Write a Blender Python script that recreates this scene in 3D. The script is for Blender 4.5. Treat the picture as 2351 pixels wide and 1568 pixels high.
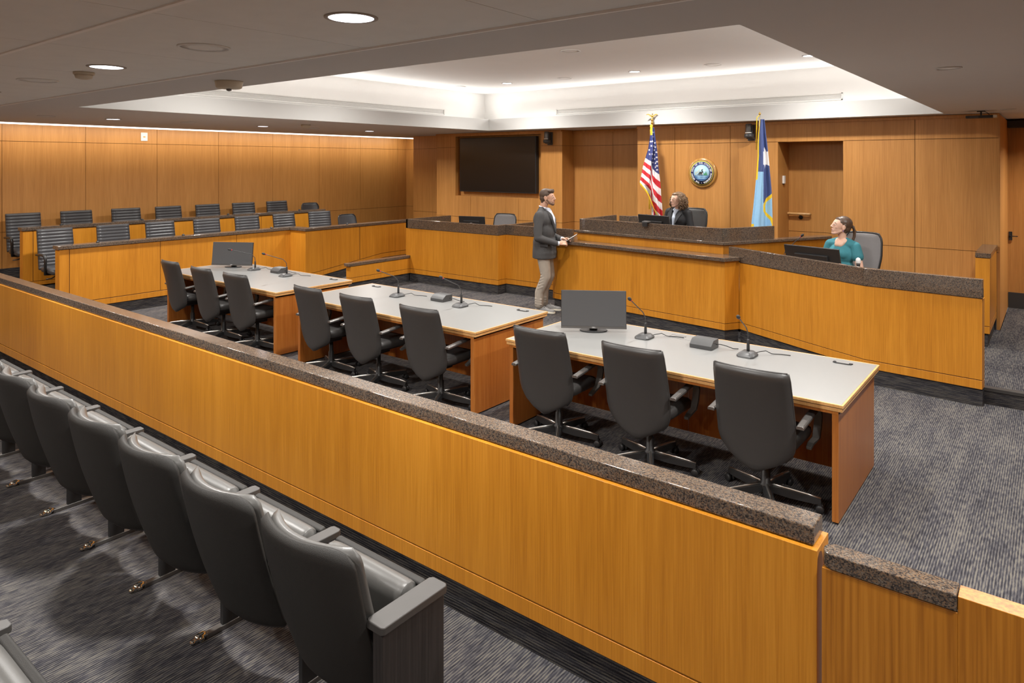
import bpy, bmesh, math, random
from mathutils import Vector, Matrix, noise as mnoise
random.seed(4)
S = bpy.context.scene
C = S.collection
for o in list(bpy.data.objects): bpy.data.objects.remove(o)

# ------------------------------------------------------------------ camera
H = 2.2
TH = math.radians(38.17)
cam_d = bpy.data.cameras.new('camera'); cam = bpy.data.objects.new('camera', cam_d); C.objects.link(cam)
cam.location = (0, 0, H); cam.rotation_euler = (math.radians(90), 0, TH)
cam_d.sensor_width = 36.0; cam_d.sensor_fit = 'HORIZONTAL'; cam_d.lens = 36.0*1596/2351
cam_d.shift_y = -(784-375)/2351.0; cam_d.clip_start = .05
S.camera = cam
# ------------------------------------------------------------------ look, world
S.view_settings.view_transform = 'Standard'; S.view_settings.look = 'None'
S.view_settings.gamma = 1; S.view_settings.use_curve_mapping = False
S.view_settings.exposure = 0.16
w = bpy.data.worlds.new('world'); S.world = w; w.use_nodes = True
w.node_tree.nodes['Background'].inputs[0].default_value = (.9, .92, 1, 1)
w.node_tree.nodes['Background'].inputs[1].default_value = .15

ZC = 2.82                                   # soffit height
CX0, CX1, CY0, CY1 = -8.5, -1.12, 3.07, 10.1      # coffer opening
UX0, UX1, UY0, UY1 = -8.86, -.76, 2.71, 10.40     # coffer recess
ZF, ZU = 3.03, 3.55
def area(name, loc, size, power, rot=(0, 0, 0), size_y=None, col=(1, .96, .9), spread=180, shape=None):
    d = bpy.data.lights.new(name, 'AREA'); d.energy = power; d.color = col
    d.shape = shape or ('RECTANGLE' if size_y else 'DISK'); d.size = size
    if size_y: d.size_y = size_y
    d.spread = math.radians(spread)
    o = bpy.data.objects.new(name, d); C.objects.link(o); o.location = loc; o.rotation_euler = rot
    return o
WARM = (1, .97, .925)
# cove strips hidden on the ledge of the coffer, shining up
cw = 29
area('cove_lamp', ((CX0+CX1)/2, UY1-.2, ZF+.05), CX1-CX0, cw, (math.pi+.9, 0, 0), .12, (1, .96, .92))
area('cove_lamp', ((CX0+CX1)/2, UY0+.2, ZF+.05), CX1-CX0, cw, (math.pi-.9, 0, 0), .12, (1, .96, .92))
area('cove_lamp', (UX0+.2, (CY0+CY1)/2, ZF+.05), .12, cw, (0, math.pi+.9001, 0), CY1-CY0, (1, .96, .92))
area('cove_lamp', (UX1-.2, (CY0+CY1)/2, ZF+.05), .12, cw, (0, math.pi-.9, 0), CY1-CY0, (1, .96, .92))
# wall washer slot along the left wall
area('slot_lamp', (-12.60, 5.5, ZC-.018), .10, 72, (0, math.radians(28), 0), 13, (1, .93, .80))
# recessed downlights of the coffer
for x in (-7.3, -4.9, -2.45):
    for y in (4.4, 6.35, 9.15):
        area('downlight_lamp', (x, y, ZU-.005), .16, (42 if y < 9 else 50), (0, 0, 0), col=WARM, spread=150)
LEFT_D = [(-10.4, 4.2), (-10.45, 6.56), (-10.4, 8.8), (-10.4, 1.9)]
for x, y in LEFT_D: area('downlight_lamp', (x, y, ZC-.006), .15, 48, col=WARM, spread=150)
NEAR_D = [(-2.40, 1.93), (-4.88, 1.93), (-7.37, 1.93), (-3.7, -.6), (-6.3, -.6), (-1.2, -.6)]
for i, (x, y) in enumerate(NEAR_D): area('downlight_lamp', (x, y, 2.826), .17, (63 if i < 3 else 38), col=WARM, spread=160)
RIGHT_D = [(-.30, 4.4), (-.25, 7.4), (.9, 11.2), (.6, 2.2)]
for x, y in RIGHT_D: area('downlight_lamp', (x, y, ZC-.006), .15, 55, col=WARM, spread=150)
BACK_D = [(-9.6, 10.0), (-2.8, 10.75)]

# ------------------------------------------------------------------ materials
def new_mat(name):
    m = bpy.data.materials.new(name); m.use_nodes = True
    return m, m.node_tree.nodes, m.node_tree.links, m.node_tree.nodes['Principled BSDF']
def setc(b, col, rough=.5, metal=0., spec=None, coat=None):
    b.inputs['Base Color'].default_value = (*col, 1); b.inputs['Roughness'].default_value = rough
    b.inputs['Metallic'].default_value = metal
    if spec is not None: b.inputs['Specular IOR Level'].default_value = spec
    if coat: b.inputs['Coat Weight'].default_value = coat; b.inputs['Coat Roughness'].default_value = .15
def plain(name, col, rough=.5, metal=0., spec=None, coat=None, var=.06, vs=30, bump=0, bs=200):
    """plain paint/plastic with slight procedural unevenness"""
    m, n, l, b = new_mat(name); setc(b, col, rough, metal, spec, coat)
    tc = n.new('ShaderNodeTexCoord'); nz = n.new('ShaderNodeTexNoise'); nz.inputs['Scale'].default_value = vs
    l.new(tc.outputs['Object'], nz.inputs['Vector'])
    mx = n.new('ShaderNodeMix'); mx.data_type = 'RGBA'
    mx.inputs[6].default_value = (*[c*(1-var) for c in col], 1); mx.inputs[7].default_value = (*[min(1, c*(1+var)) for c in col], 1)
    l.new(nz.outputs['Fac'], mx.inputs[0]); l.new(mx.outputs[2], b.inputs['Base Color'])
    if bump:
        n2 = n.new('ShaderNodeTexNoise'); n2.inputs['Scale'].default_value = bs; l.new(tc.outputs['Object'], n2.inputs['Vector'])
        bp = n.new('ShaderNodeBump'); bp.inputs['Strength'].default_value = bump; bp.inputs['Distance'].default_value = .002
        l.new(n2.outputs['Fac'], bp.inputs['Height']); l.new(bp.outputs[0], b.inputs['Normal'])
    return m
def ramp(n, stops):
    r = n.new('ShaderNodeValToRGB'); e = r.color_ramp.elements
    e[0].position, e[0].color = stops[0][0], (*stops[0][1], 1)
    e[1].position, e[1].color = stops[-1][0], (*stops[-1][1], 1)
    for p, c in stops[1:-1]:
        k = e.new(p); k.color = (*c, 1)
    return r
def wood(name, c0, c1, c2, rough=.38, scale=1., coat=0.0, streak=1.):
    m, n, l, b = new_mat(name); setc(b, c1, rough)
    tc = n.new('ShaderNodeTexCoord')
    def nz(sx, sy, sz, det=3):
        mp = n.new('ShaderNodeMapping'); mp.inputs['Scale'].default_value = (sx*scale, sy*scale, sz*scale)
        l.new(tc.outputs['Object'], mp.inputs[0])
        t = n.new('ShaderNodeTexNoise'); t.inputs['Scale'].default_value = 1; t.inputs['Detail'].default_value = det
        l.new(mp.outputs[0], t.inputs['Vector']); return t
    fine = nz(150, 150, 3.0, 4); mid = nz(22, 22, .9, 3); big = nz(2.2, 2.2, .35, 2)
    a = n.new('ShaderNodeMath'); a.operation = 'MULTIPLY_ADD'; a.inputs[1].default_value = .62*streak
    l.new(fine.outputs['Fac'], a.inputs[0])
    a2 = n.new('ShaderNodeMath'); a2.operation = 'MULTIPLY_ADD'; a2.inputs[1].default_value = .40
    l.new(mid.outputs['Fac'], a2.inputs[0]); 
    a3 = n.new('ShaderNodeMath'); a3.operation = 'MULTIPLY_ADD'; a3.inputs[1].default_value = .38
    l.new(big.outputs['Fac'], a3.inputs[0]); a3.inputs[2].default_value = -.19-.31*(streak-1)
    l.new(a3.outputs[0], a2.inputs[2]); l.new(a2.outputs[0], a.inputs[2])
    r = ramp(n, [(.30, c0), (.5, c1), (.70, c2)]); l.new(a.outputs[0], r.inputs[0])
    l.new(r.outputs[0], b.inputs['Base Color'])
    if coat: b.inputs['Coat Weight'].default_value = coat; b.inputs['Coat Roughness'].default_value = .2
    return m
def granite(name):
    m, n, l, b = new_mat(name); setc(b, (.2, .13, .1), .11)
    tc = n.new('ShaderNodeTexCoord')
    v = n.new('ShaderNodeTexVoronoi'); v.inputs['Scale'].default_value = 220; l.new(tc.outputs['Object'], v.inputs['Vector'])
    z = n.new('ShaderNodeTexNoise'); z.inputs['Scale'].default_value = 60; z.inputs['Detail'].default_value = 5; l.new(tc.outputs['Object'], z.inputs['Vector'])
    sep = n.new('ShaderNodeSeparateColor'); l.new(v.outputs['Color'], sep.inputs[0])
    ad = n.new('ShaderNodeMath'); ad.operation = 'MULTIPLY_ADD'; ad.inputs[1].default_value = .55; l.new(sep.outputs[0], ad.inputs[0])
    m2 = n.new('ShaderNodeMath'); m2.operation = 'MULTIPLY'; m2.inputs[1].default_value = .5; l.new(z.outputs['Fac'], m2.inputs[0]); l.new(m2.outputs[0], ad.inputs[2])
    r = ramp(n, [(.20, (.018, .014, .013)), (.38, (.055, .044, .038)), (.52, (.105, .080, .062)), (.66, (.175, .105, .060)), (.80, (.155, .13, .105))])
    l.new(ad.outputs[0], r.inputs[0]); l.new(r.outputs[0], b.inputs['Base Color'])
    return m
def carpet(name, vertical=False, dark=1.0):
    m, n, l, b = new_mat(name); setc(b, (.1, .1, .1), .95, spec=.1)
    tc = n.new('ShaderNodeTexCoord'); sx = n.new('ShaderNodeSeparateXYZ'); l.new(tc.outputs['Object'], sx.inputs[0])
    across = sx.outputs['Z'] if vertical else sx.outputs['X']
    # ribs ~9.5 mm across, broken in tone along the pile and by tile
    mp = n.new('ShaderNodeMapping'); mp.inputs['Scale'].default_value = (9, 9, 115) if vertical else (85, 15, 9)
    l.new(tc.outputs['Object'], mp.inputs[0])
    z1 = n.new('ShaderNodeTexNoise'); z1.inputs['Scale'].default_value = 1; z1.inputs['Detail'].default_value = 2; l.new(mp.outputs[0], z1.inputs['Vector'])
    mp2 = n.new('ShaderNodeMapping'); mp2.inputs['Scale'].default_value = (2.2, 2.2, 16) if vertical else (9, 1.7, 1)
    l.new(tc.outputs['Object'], mp2.inputs[0])
    z2 = n.new('ShaderNodeTexNoise'); z2.inputs['Scale'].default_value = 1; z2.inputs['Detail'].default_value = 1; l.new(mp2.outputs[0], z2.inputs['Vector'])
    w1 = n.new('ShaderNodeMath'); w1.operation = 'MULTIPLY'; w1.inputs[1].default_value = 2*math.pi/.0135; l.new(across, w1.inputs[0])
    w2 = n.new('ShaderNodeMath'); w2.operation = 'SINE'; l.new(w1.outputs[0], w2.inputs[0])
    z3 = n.new('ShaderNodeTexNoise'); z3.inputs['Scale'].default_value = 420; z3.inputs['Detail'].default_value = 1; l.new(tc.outputs['Object'], z3.inputs['Vector'])
    def mad(a, k, c):
        q = n.new('ShaderNodeMath'); q.operation = 'MULTIPLY_ADD'; l.new(a, q.inputs[0]); q.inputs[1].default_value = k
        if isinstance(c, (int, float)): q.inputs[2].default_value = c
        else: l.new(c, q.inputs[2])
        return q.outputs[0]
    s = mad(w2.outputs[0], .15, -.06); s = mad(z1.outputs['Fac'], .88, s); s = mad(z2.outputs['Fac'], .35, s); s = mad(w2.outputs[0], 0, s); s = mad(z3.outputs['Fac'], .55, s)
    d = dark
    r = ramp(n, [(.59, (.028*d, .027*d, .032*d)), (.76, (.060*d, .058*d, .068*d)), (.90, (.10*d, .095*d, .098*d)), (1.0, (.175*d, .160*d, .138*d))])
    l.new(s, r.inputs[0]); l.new(r.outputs[0], b.inputs['Base Color'])
    bp = n.new('ShaderNodeBump'); bp.inputs['Strength'].default_value = .5; bp.inputs['Distance'].default_value = .004
    l.new(s, bp.inputs['Height']); l.new(bp.outputs[0], b.inputs['Normal'])
    return m
def emit(name, col, st):
    m, n, l, b = new_mat(name); b.inputs['Base Color'].default_value = (*col, 1)
    b.inputs['Emission Color'].default_value = (*col, 1); b.inputs['Emission Strength'].default_value = st
    return m
M = {}
M['wood'] = wood('veneer', (.44, .160, .011), (.545, .212, .016), (.64, .265, .025))
M['wallwood'] = wood('wall veneer', (.42, .180, .042), (.51, .232, .058), (.60, .285, .078), rough=.45)
M['tablewood'] = wood('table veneer', (.27, .080, .012), (.35, .115, .02), (.42, .16, .032), rough=.3)
M['edge'] = wood('edge banding', (.50, .25, .08), (.60, .33, .12), (.68, .40, .17), rough=.3)
M['gatewood'] = wood('gate veneer', (.27, .090, .006), (.44, .165, .014), (.54, .22, .024), scale=.55, streak=1.3)
M['darkwood'] = wood('charcoal wood', (.016, .013, .012), (.030, .025, .023), (.048, .041, .038), rough=.45)
M['granite'] = granite('brown granite')
M['carpet'] = carpet('striped carpet', False, .85)
M['cbase'] = carpet('carpet base', True, .62)
M['drywall'] = plain('taupe drywall', (.64, .635, .625), .9, var=.02, vs=3)
M['white'] = plain('white drywall', (.86, .85, .83), .9, var=.02, vs=3)
M['trim'] = plain('bright trim', (.95, .94, .92), .6)
M['fascia'] = plain('fascia paint', (.52, .515, .50), .9, var=.02, vs=3)
M['tile'] = plain('ceiling tile', (.84, .85, .83), .95, var=.04, vs=8, bump=.2, bs=300)
M['gap'] = plain('shadow gap', (.14, .07, .025), .8)
M['plaster'] = plain('grey plaster', (.45, .42, .38), .9)
M['leather'] = plain('black leather', (.040, .038, .037), .42, bump=.15, bs=350)
M['leatherg'] = plain('grey leather', (.10, .097, .092), .36, bump=.12, bs=350)
M['jleather'] = plain('charcoal leather', (.050, .050, .054), .38, bump=.12, bs=350)
M['shell'] = plain('textured shell', (.028, .026, .024), .6, spec=.3, bump=.5, bs=500)
M['armpad'] = plain('armrest pad', (.06, .056, .053), .5)
M['arm'] = plain('armrest', (.09, .086, .08), .5)
M['plastic'] = plain('black plastic', (.022, .022, .023), .45)
M['plastic2'] = plain('dark grey plastic', (.055, .055, .056), .42)
M['mesh'] = plain('grey mesh fabric', (.16, .15, .15), .8, bump=.3, bs=400)
M['frame'] = plain('black frame', (.02, .02, .02), .35)
M['alu'] = plain('polished aluminium', (.72, .70, .66), .33, 1.)
M['darkalu'] = plain('grey metal', (.17, .165, .16), .35, .7)
M['chrome'] = plain('chrome', (.75, .73, .68), .08, 1.)
M['lam'] = plain('grey laminate', (.235, .235, .23), .30, var=.02, vs=60)
M['screen'] = plain('screen glass', (.085, .085, .088), .28, var=.01)
M['tvscreen'] = plain('television glass', (.012, .010, .009), .22, var=.01)
M['whiteplastic'] = plain('white plastic', (.78, .77, .74), .5)
M['cream'] = plain('cream plastic', (.62, .56, .44), .5)
M['red'] = plain('red ring', (.65, .02, .03), .4)
M['brass'] = plain('brass', (.75, .52, .16), .2, 1.)
M['gold'] = plain('gold thread', (.85, .52, .03), .6, bump=.6, bs=400)
M['rubber'] = plain('black rubber', (.03, .03, .03), .7)
M['basegrey'] = plain('rubber base', (.035, .032, .03), .6)
M['lens'] = emit('lamp lens', (.95, .93, 1.), 6)
M['lens2'] = emit('lamp lens bright', (1., .98, .95), 9)
M['led'] = emit('led strip', (1., .97, .92), 2.6)
M['logo'] = plain('logo grey', (.6, .6, .6), .4)
M['paper'] = plain('paper', (.85, .86, .86), .6)

# ------------------------------------------------------------------ mesh helpers
class MB:
    def __init__(s): s.v = []; s.f = []; s.m = []; s.sm = []
    def add(s, vs, fs, mi=0, smooth=False):
        b = len(s.v); s.v += [tuple(v) for v in vs]
        for f in fs: s.f.append([b+i for i in f]); s.m.append(mi); s.sm.append(smooth)
        return s
    def box(s, x0, x1, y0, y1, z0, z1, mi=0, M4=None):
        vs = [Vector(p) for p in ((x0, y0, z0), (x1, y0, z0), (x1, y1, z0), (x0, y1, z0), (x0, y0, z1), (x1, y0, z1), (x1, y1, z1), (x0, y1, z1))]
        if M4: vs = [M4 @ v for v in vs]
        return s.add(vs, [(0, 3, 2, 1), (4, 5, 6, 7), (0, 1, 5, 4), (1, 2, 6, 5), (2, 3, 7, 6), (3, 0, 4, 7)], mi)
    def prism(s, poly, z0, z1, mi=0, M4=None, z0f=None):
        n = len(poly)
        a = sum(poly[i][0]*poly[(i+1) % n][1]-poly[(i+1) % n][0]*poly[i][1] for i in range(n))
        if a < 0: poly = poly[::-1]
        g0 = z0f or (lambda p: z0)
        vs = [Vector((p[0], p[1], g0(p))) for p in poly]+[Vector((p[0], p[1], z1)) for p in poly]
        if M4: vs = [M4 @ v for v in vs]
        fs = [list(range(n))[::-1], list(range(n, 2*n))]+[(i, (i+1) % n, n+(i+1) % n, n+i) for i in range(n)]
        return s.add(vs, fs, mi)
    def tube(s, pts, r, n=12, mi=0, caps=True):
        pts = [Vector(p) for p in pts]; k = len(pts); rr = r if isinstance(r, (list, tuple)) else [r]*k
        vs = []; up = None
        for i, p in enumerate(pts):
            t = (pts[min(i+1, k-1)]-pts[max(i-1, 0)]).normalized()
            if up is None:
                up = Vector((0, 0, 1)) if abs(t.z) < .9 else Vector((1, 0, 0))
            a = t.cross(up).normalized(); b = a.cross(t).normalized(); up = b
            for j in range(n):
                q = 2*math.pi*j/n; vs.append(p+(a*math.cos(q)+b*math.sin(q))*rr[i])
        fs = []
        for i in range(k-1):
            for j in range(n):
                fs.append((i*n+j, i*n+(j+1) % n, (i+1)*n+(j+1) % n, (i+1)*n+j))
        if caps: fs += [list(range(n))[::-1], list(range((k-1)*n, k*n))]
        return s.add(vs, fs, mi, True)
    def lathe(s, prof, c=(0, 0, 0), n=24, mi=0, axis='Z', M4=None):
        vs = []; k = len(prof)
        for r, z in prof:
            for j in range(n):
                q = 2*math.pi*j/n; x, y = r*math.cos(q), r*math.sin(q)
                v = Vector((x, y, z)) if axis == 'Z' else (Vector((x, z, y)) if axis == 'Y' else Vector((z, x, y)))
                if M4: v = M4 @ v
                vs.append(v+Vector(c))
        fs = [(i*n+j, i*n+(j+1) % n, (i+1)*n+(j+1) % n, (i+1)*n+j) for i in range(k-1) for j in range(n)]
        fs += [list(range(n))[::-1], list(range((k-1)*n, k*n))]
        return s.add(vs, fs, mi, True)
    def ell(s, c, r, n=16, mi=0, M4=None):
        prof = [(max(1e-4, math.sin(math.pi*i/n)), -math.cos(math.pi*i/n)) for i in range(n+1)]
        vs = []; k = len(prof); nn = n+4
        for a, z in prof:
            for j in range(nn):
                q = 2*math.pi*j/nn; v = Vector((a*math.cos(q)*r[0], a*math.sin(q)*r[1], z*r[2]))
                if M4: v = M4 @ v
                vs.append(v+Vector(c))
        fs = [(i*nn+j, i*nn+(j+1) % nn, (i+1)*nn+(j+1) % nn, (i+1)*nn+j) for i in range(k-1) for j in range(nn)]
        fs += [list(range(nn))[::-1], list(range((k-1)*nn, k*nn))]
        return s.add(vs, fs, mi, True)
    def cap(s, p0, r0, p1, r1, flat=1., n=14):
        """tapered capsule"""
        p0, p1 = Vector(p0), Vector(p1); d = p1-p0; L = max(d.length, 1e-4); t = d/L
        pts = []; rs = []
        for i in range(5): q = math.pi/2*(1-i/4); pts.append(p0-t*r0*math.sin(q)); rs.append(max(1e-4, r0*math.cos(q)))
        for i in range(5): q = math.pi/2*i/4; pts.append(p1+t*r1*math.sin(q)); rs.append(max(1e-4, r1*math.cos(q)))
        return s.tube(pts, rs, n)
    def shift(s, d): s.v = [(v[0]-d[0], v[1]-d[1], v[2]-d[2]) for v in s.v]; return s
    def xf(s, M4): s.v = [tuple(M4 @ Vector(v)) for v in s.v]; return s
def obj(name, mb, mat, parent=None, bevel=0, smooth=None, sub=0, solid=0):
    me = bpy.data.meshes.new(name); me.from_pydata(mb.v, [], mb.f)
    mats = mat if isinstance(mat, (list, tuple)) else [mat]
    for q in mats: me.materials.append(M[q] if isinstance(q, str) else q)
    for i, p in enumerate(me.polygons):
        p.material_index = mb.m[i]; p.use_smooth = mb.sm[i] if smooth is None else smooth
    bm = bmesh.new(); bm.from_mesh(me); bmesh.ops.recalc_face_normals(bm, faces=bm.faces); bm.to_mesh(me); bm.free()
    me.update()
    o = bpy.data.objects.new(name, me); C.objects.link(o)
    if parent: o.parent = parent
    if solid: q = o.modifiers.new('s', 'SOLIDIFY'); q.thickness = solid; q.offset = 0
    if sub: q = o.modifiers.new('u', 'SUBSURF'); q.levels = sub; q.render_levels = sub
    if bevel:
        q = o.modifiers.new('b', 'BEVEL'); q.width = bevel; q.segments = 2; q.limit_method = 'ANGLE'; q.angle_limit = math.radians(40)
        for p in me.polygons: p.use_smooth = True
        q.harden_normals = True
    return o
def blob(name, mb, mat, parent, voxel=.008, sm=4):
    o = obj(name, mb, mat, parent, smooth=True)
    q = o.modifiers.new('r', 'REMESH'); q.mode = 'VOXEL'; q.voxel_size = voxel; q.use_smooth_shade = True
    q = o.modifiers.new('m', 'SMOOTH'); q.iterations = sm; q.factor = .5
    return o
def tag(o, label, cat, group=None, kind=None):
    o['label'] = label; o['category'] = cat
    if group: o['group'] = group
    if kind: o['kind'] = kind
    return o
def thing(name, label, cat, loc=(0, 0, 0), rz=0, group=None):
    o = bpy.data.objects.new(name, None); C.objects.link(o); o.location = loc; o.rotation_euler = (0, 0, rz)
    o.empty_display_size = .1
    return tag(o, label, cat, group)
def struct(name, mb, mat, bevel=0):
    o = obj(name, mb, mat, bevel=bevel); o['kind'] = 'structure'; return o
def dup(root, loc, rz=None, label=None, group=None):
    r = root.copy(); C.objects.link(r); r.location = loc
    if rz is not None: r.rotation_euler = (0, 0, rz)
    if label: r['label'] = label
    if group: r['group'] = group
    for ch in list(root.children):
        c = ch.copy(); C.objects.link(c); c.parent = r
        for g in list(ch.children):
            d = g.copy(); C.objects.link(d); d.parent = c
    return r
def off(pts, d):
    """offset an open polyline to its left by d, mitred"""
    P = [Vector((p[0], p[1])) for p in pts]; out = []
    for i, p in enumerate(P):
        ds = []
        if i > 0: ds.append((p-P[i-1]).normalized())
        if i < len(P)-1: ds.append((P[i+1]-p).normalized())
        ns = [Vector((-q.y, q.x)) for q in ds]
        if len(ns) == 1: out.append(p+ns[0]*d)
        else:
            b = (ns[0]+ns[1]).normalized(); out.append(p+b*d/max(.3, b.dot(ns[0])))
    return [(q.x, q.y) for q in out]
def strip(mb, pts, d0, d1, z0, z1, mi=0, z0f=None):
    a, b = off(pts, d0), off(pts, d1)
    for i in range(len(pts)-1):
        mb.prism([a[i], a[i+1], b[i+1], b[i]], z0, z1, mi, z0f=z0f)
    return mb
def sub_pts(pts, s0, s1):
    """portion of the polyline between arc lengths"""
    P = [Vector((p[0], p[1])) for p in pts]; out = []; acc = 0
    for i in range(len(P)-1):
        L = (P[i+1]-P[i]).length
        a, b = max(s0, acc), min(s1, acc+L)
        if a < b-1e-6:
            qa = P[i]+(P[i+1]-P[i])*((a-acc)/L); qb = P[i]+(P[i+1]-P[i])*((b-acc)/L)
            if not out: out.append((qa.x, qa.y))
            out.append((qb.x, qb.y))
        acc += L
    return out
def plen(pts): return sum((Vector(pts[i+1])-Vector(pts[i])).length for i in range(len(pts)-1))
def counter_wall(name, label, cat, pts, thick, ztop, grooves=(), floor=0., cap=None, base=True, side=1, wood='wood', group=None, panel_lo=.16, zf=None):
    """timber fronted low wall: carpet base, plinth, panels, granite cap. pts run with the visible face on the right hand"""
    loc = (pts[0][0], pts[0][1], floor); t = thing(name, label, cat, loc, group=group)
    zb = floor+panel_lo
    if base:
        mb = MB(); strip(mb, pts, .02, thick-.02, floor, zb); obj('carpet_base', mb.shift(loc), 'cbase', t)
    mb = MB(); strip(mb, pts, 0, thick, zb, zb+.078); obj('plinth', mb.shift(loc), wood, t, bevel=.002)
    L = plen(pts); mb = MB(); strip(mb, sub_pts(pts, .006, L-.006), .008, thick-.008, zb+.07, ztop-.005, 1); cuts = [0]+list(grooves)+[L]
    for a, b in zip(cuts[:-1], cuts[1:]):
        strip(mb, sub_pts(pts, a+(.004 if a > 0 else 0), b-(.004 if b < L else 0)), 0, thick, zb+.085, ztop, 0)
    obj('panel', mb.shift(loc), [wood, 'gap'], t, bevel=.0015)
    if cap:
        for (nm, d0, d1, z0, z1, cpts) in cap:
            mb = MB(); strip(mb, cpts or pts, d0, d1, z0, z1); obj(nm, mb.shift(loc), 'granite', t, bevel=.006)
    return t

# ================================================================== SETTING
def wall_panels(mb, axis, c, th, a0, a1, joints, zs, g=.0032):
    """veneer panels on a wall: axis 'X' = wall in plane X=c running along Y; th signed panel thickness towards the wall core"""
    js = [a0]+[j for j in sorted(joints) if a0+.02 < j < a1-.02]+[a1]
    lo, hi = min(c, c+th), max(c, c+th); e = .012 if th > 0 else -.012
    blo, bhi = min(c+e, c+th), max(c+e, c+th)
    def bx(p0, p1, q0, q1, z0, z1, mi):
        if axis == 'X': mb.box(p0, p1, q0, q1, z0, z1, mi)
        else: mb.box(q0, q1, p0, p1, z0, z1, mi)
    bx(blo, bhi, a0, a1, zs[0], zs[-1], 1)
    for i in range(len(js)-1):
        for k in range(len(zs)-1):
            ya = js[i]+(g if i else 0); yb = js[i+1]-(g if i < len(js)-2 else 0)
            za = zs[k]+(g if k else 0); zb = zs[k+1]-(g if k < len(zs)-2 else 0)
            bx(lo, hi, ya, yb, za, zb, 0)
    return mb
WW = ['wallwood', 'gap']
# floors
struct('floor', MB().box(-13.3, 3, -3.2, 12.6, -.1, 0), 'carpet')
struct('floor_jury_platform', MB().box(-12.0, -10.9, .8, 12.2, 0, .20).box(-10.9, -9.62, 9.1, 12.2, 0, .20), 'carpet')
struct('floor_jury_platform_upper', MB().box(-13, -12.0, .8, 12.2, 0, .38), 'carpet')
struct('floor_clerk_platform', MB().box(-9.4, -6.2, 9.34, 11, 0, .18), 'carpet')
struct('floor_judge_platform', MB().box(-6.0, -2.5, 9.0, 10.4, 0, .52), 'carpet')
struct('floor_witness_platform', MB().prism([(-2.9, 8.6), (-1.5, 7.82), (-.56, 7.72), (-.56, 10.42), (-2.46, 10.42), (-2.46, 8.9)], 0, .15), 'carpet')
mb = MB().box(-.56, 3, 7.70, 12.15, 0, .15, 0).box(-.56, 3, 7.675, 7.70, 0, .125, 1).box(-.56, 3, 7.66, 7.74, .125, .153, 2)
struct('floor_entry_step', mb, ['carpet', 'cbase', 'basegrey'])
mb = MB(); mb.v = [(-10.38, 7.45, .001), (-9.62, 7.45, .001), (-9.62, 9.12, .2), (-10.38, 9.12, .2), (-10.38, 7.45, -.05), (-9.62, 7.45, -.05), (-9.62, 9.12, -.05), (-10.38, 9.12, -.05)]
mb.f = [[0, 1, 2, 3], [7, 6, 5, 4], [0, 4, 5, 1], [1, 5, 6, 2], [2, 6, 7, 3], [3, 7, 4, 0]]; mb.m = [0]*6; mb.sm = [False]*6
struct('floor_ramp', mb, 'carpet')
# left wall
mb = wall_panels(MB(), 'X', -13.0, -.1, -3.2, 12.2, [3.62-1.19*k for k in range(1, 6)]+[3.62, 4.81, 6.0, 7.19, 8.39, 9.56, 10.73, 11.91], [0, .56, 1.12, 2.55, 2.845][0:1]+[1.12, 2.55, 2.845])
mb.box(-13.1, -13.0, -3.2, 12.2, 2.845, 3.0, 2)
struct('wall_left', mb, WW+['white'])
struct('wall_left_return', wall_panels(MB(), 'Y', 12.2, .1, -13.1, -11.73, [], [.2, 1.12, 2.55, 2.845]), WW)
struct('baseboard_left', MB().box(-13.0, -12.985, .8, 12.2, .38, .55), 'cbase')
# back wall segments
struct('wall_back_corner', wall_panels(MB(), 'Y', 11.23, 1.0, -11.73, -10.41, [], [0, 1.10, 2.53, ZC]), WW)
mb = wall_panels(MB(), 'Y', 10.65, .45, -10.41, -9.87, [], [0, 1.10, 2.53, ZC])
wall_panels(mb, 'Y', 10.65, .45, -9.87, -7.68, [-9.45, -8.22], [0, 1.10, 1.53])
wall_panels(mb, 'Y', 10.65, .45, -9.87, -7.68, [-9.45, -8.22], [2.755, ZC])
wall_panels(mb, 'Y', 10.65, .45, -7.68, -7.2, [], [0, 1.10, 2.53, ZC])
mb.box(-9.87, -7.68, 10.78, 10.9, 1.53, 2.755, 0).box(-9.88, -9.866, 10.652, 10.8, 1.53, 2.755, 0).box(-9.87, -7.68, 10.652, 10.8, 1.525, 1.533, 0)
wall_panels(mb, 'X', -7.195, -.02, 10.652, 11.05, [], [0, 1.10, 2.53, ZC])
struct('wall_back_television', mb, WW)
struct('wall_back_recess', wall_panels(MB(), 'Y', 11.04, .1, -7.22, -5.4, [-6.35], [0, 1.10, 2.53, ZC]), WW)
DX0, DX1 = -3.24, -2.35
mb = wall_panels(MB(), 'Y', 10.43, .5, -5.53, DX0, [-4.86, -3.95, ], [0, 2.515, ZC-.02])
wall_panels(mb, 'Y', 10.43, .12, DX0+.0, DX1, [], [2.515, ZC-.02])
wall_panels(mb, 'Y', 10.43, .5, DX1, -.57, [-1.48], [0, 1.10, 2.515, ZC-.02])
wall_panels(mb, 'X', -.565, -.02, 10.432, 12.15, [], [.15, ZC-.02])
wall_panels(mb, 'X', DX0+.004, -.02, 10.432, 10.96, [], [0, 2.51])
mb.box(-3.3, -2.3, 10.55, 10.96, 2.515, ZC-.02, 0)
struct('wall_back_bench', mb, WW)
mb = wall_panels(MB(), 'Y', 10.96, .08, -5.0, -.6, [], [.15, 1.17, 2.55])
struct('wall_passage', mb, WW)
struct('floor_passage', MB().box(-3.3, -.6, 10.4, 11, 0, .45), 'carpet')
mb = wall_panels(MB(), 'Y', 12.15, .1, -.9, 3, [.45, 1.4], [.15, ZC]); struct('wall_corridor', mb, WW)
struct('baseboard_corridor', MB().box(-.56, 3, 12.13, 12.15, .15, .37), 'basegrey')
struct('trim_1', MB().box(-.56, 3, 11.9, 12.15, 2.70, 2.79), 'plastic')
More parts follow.
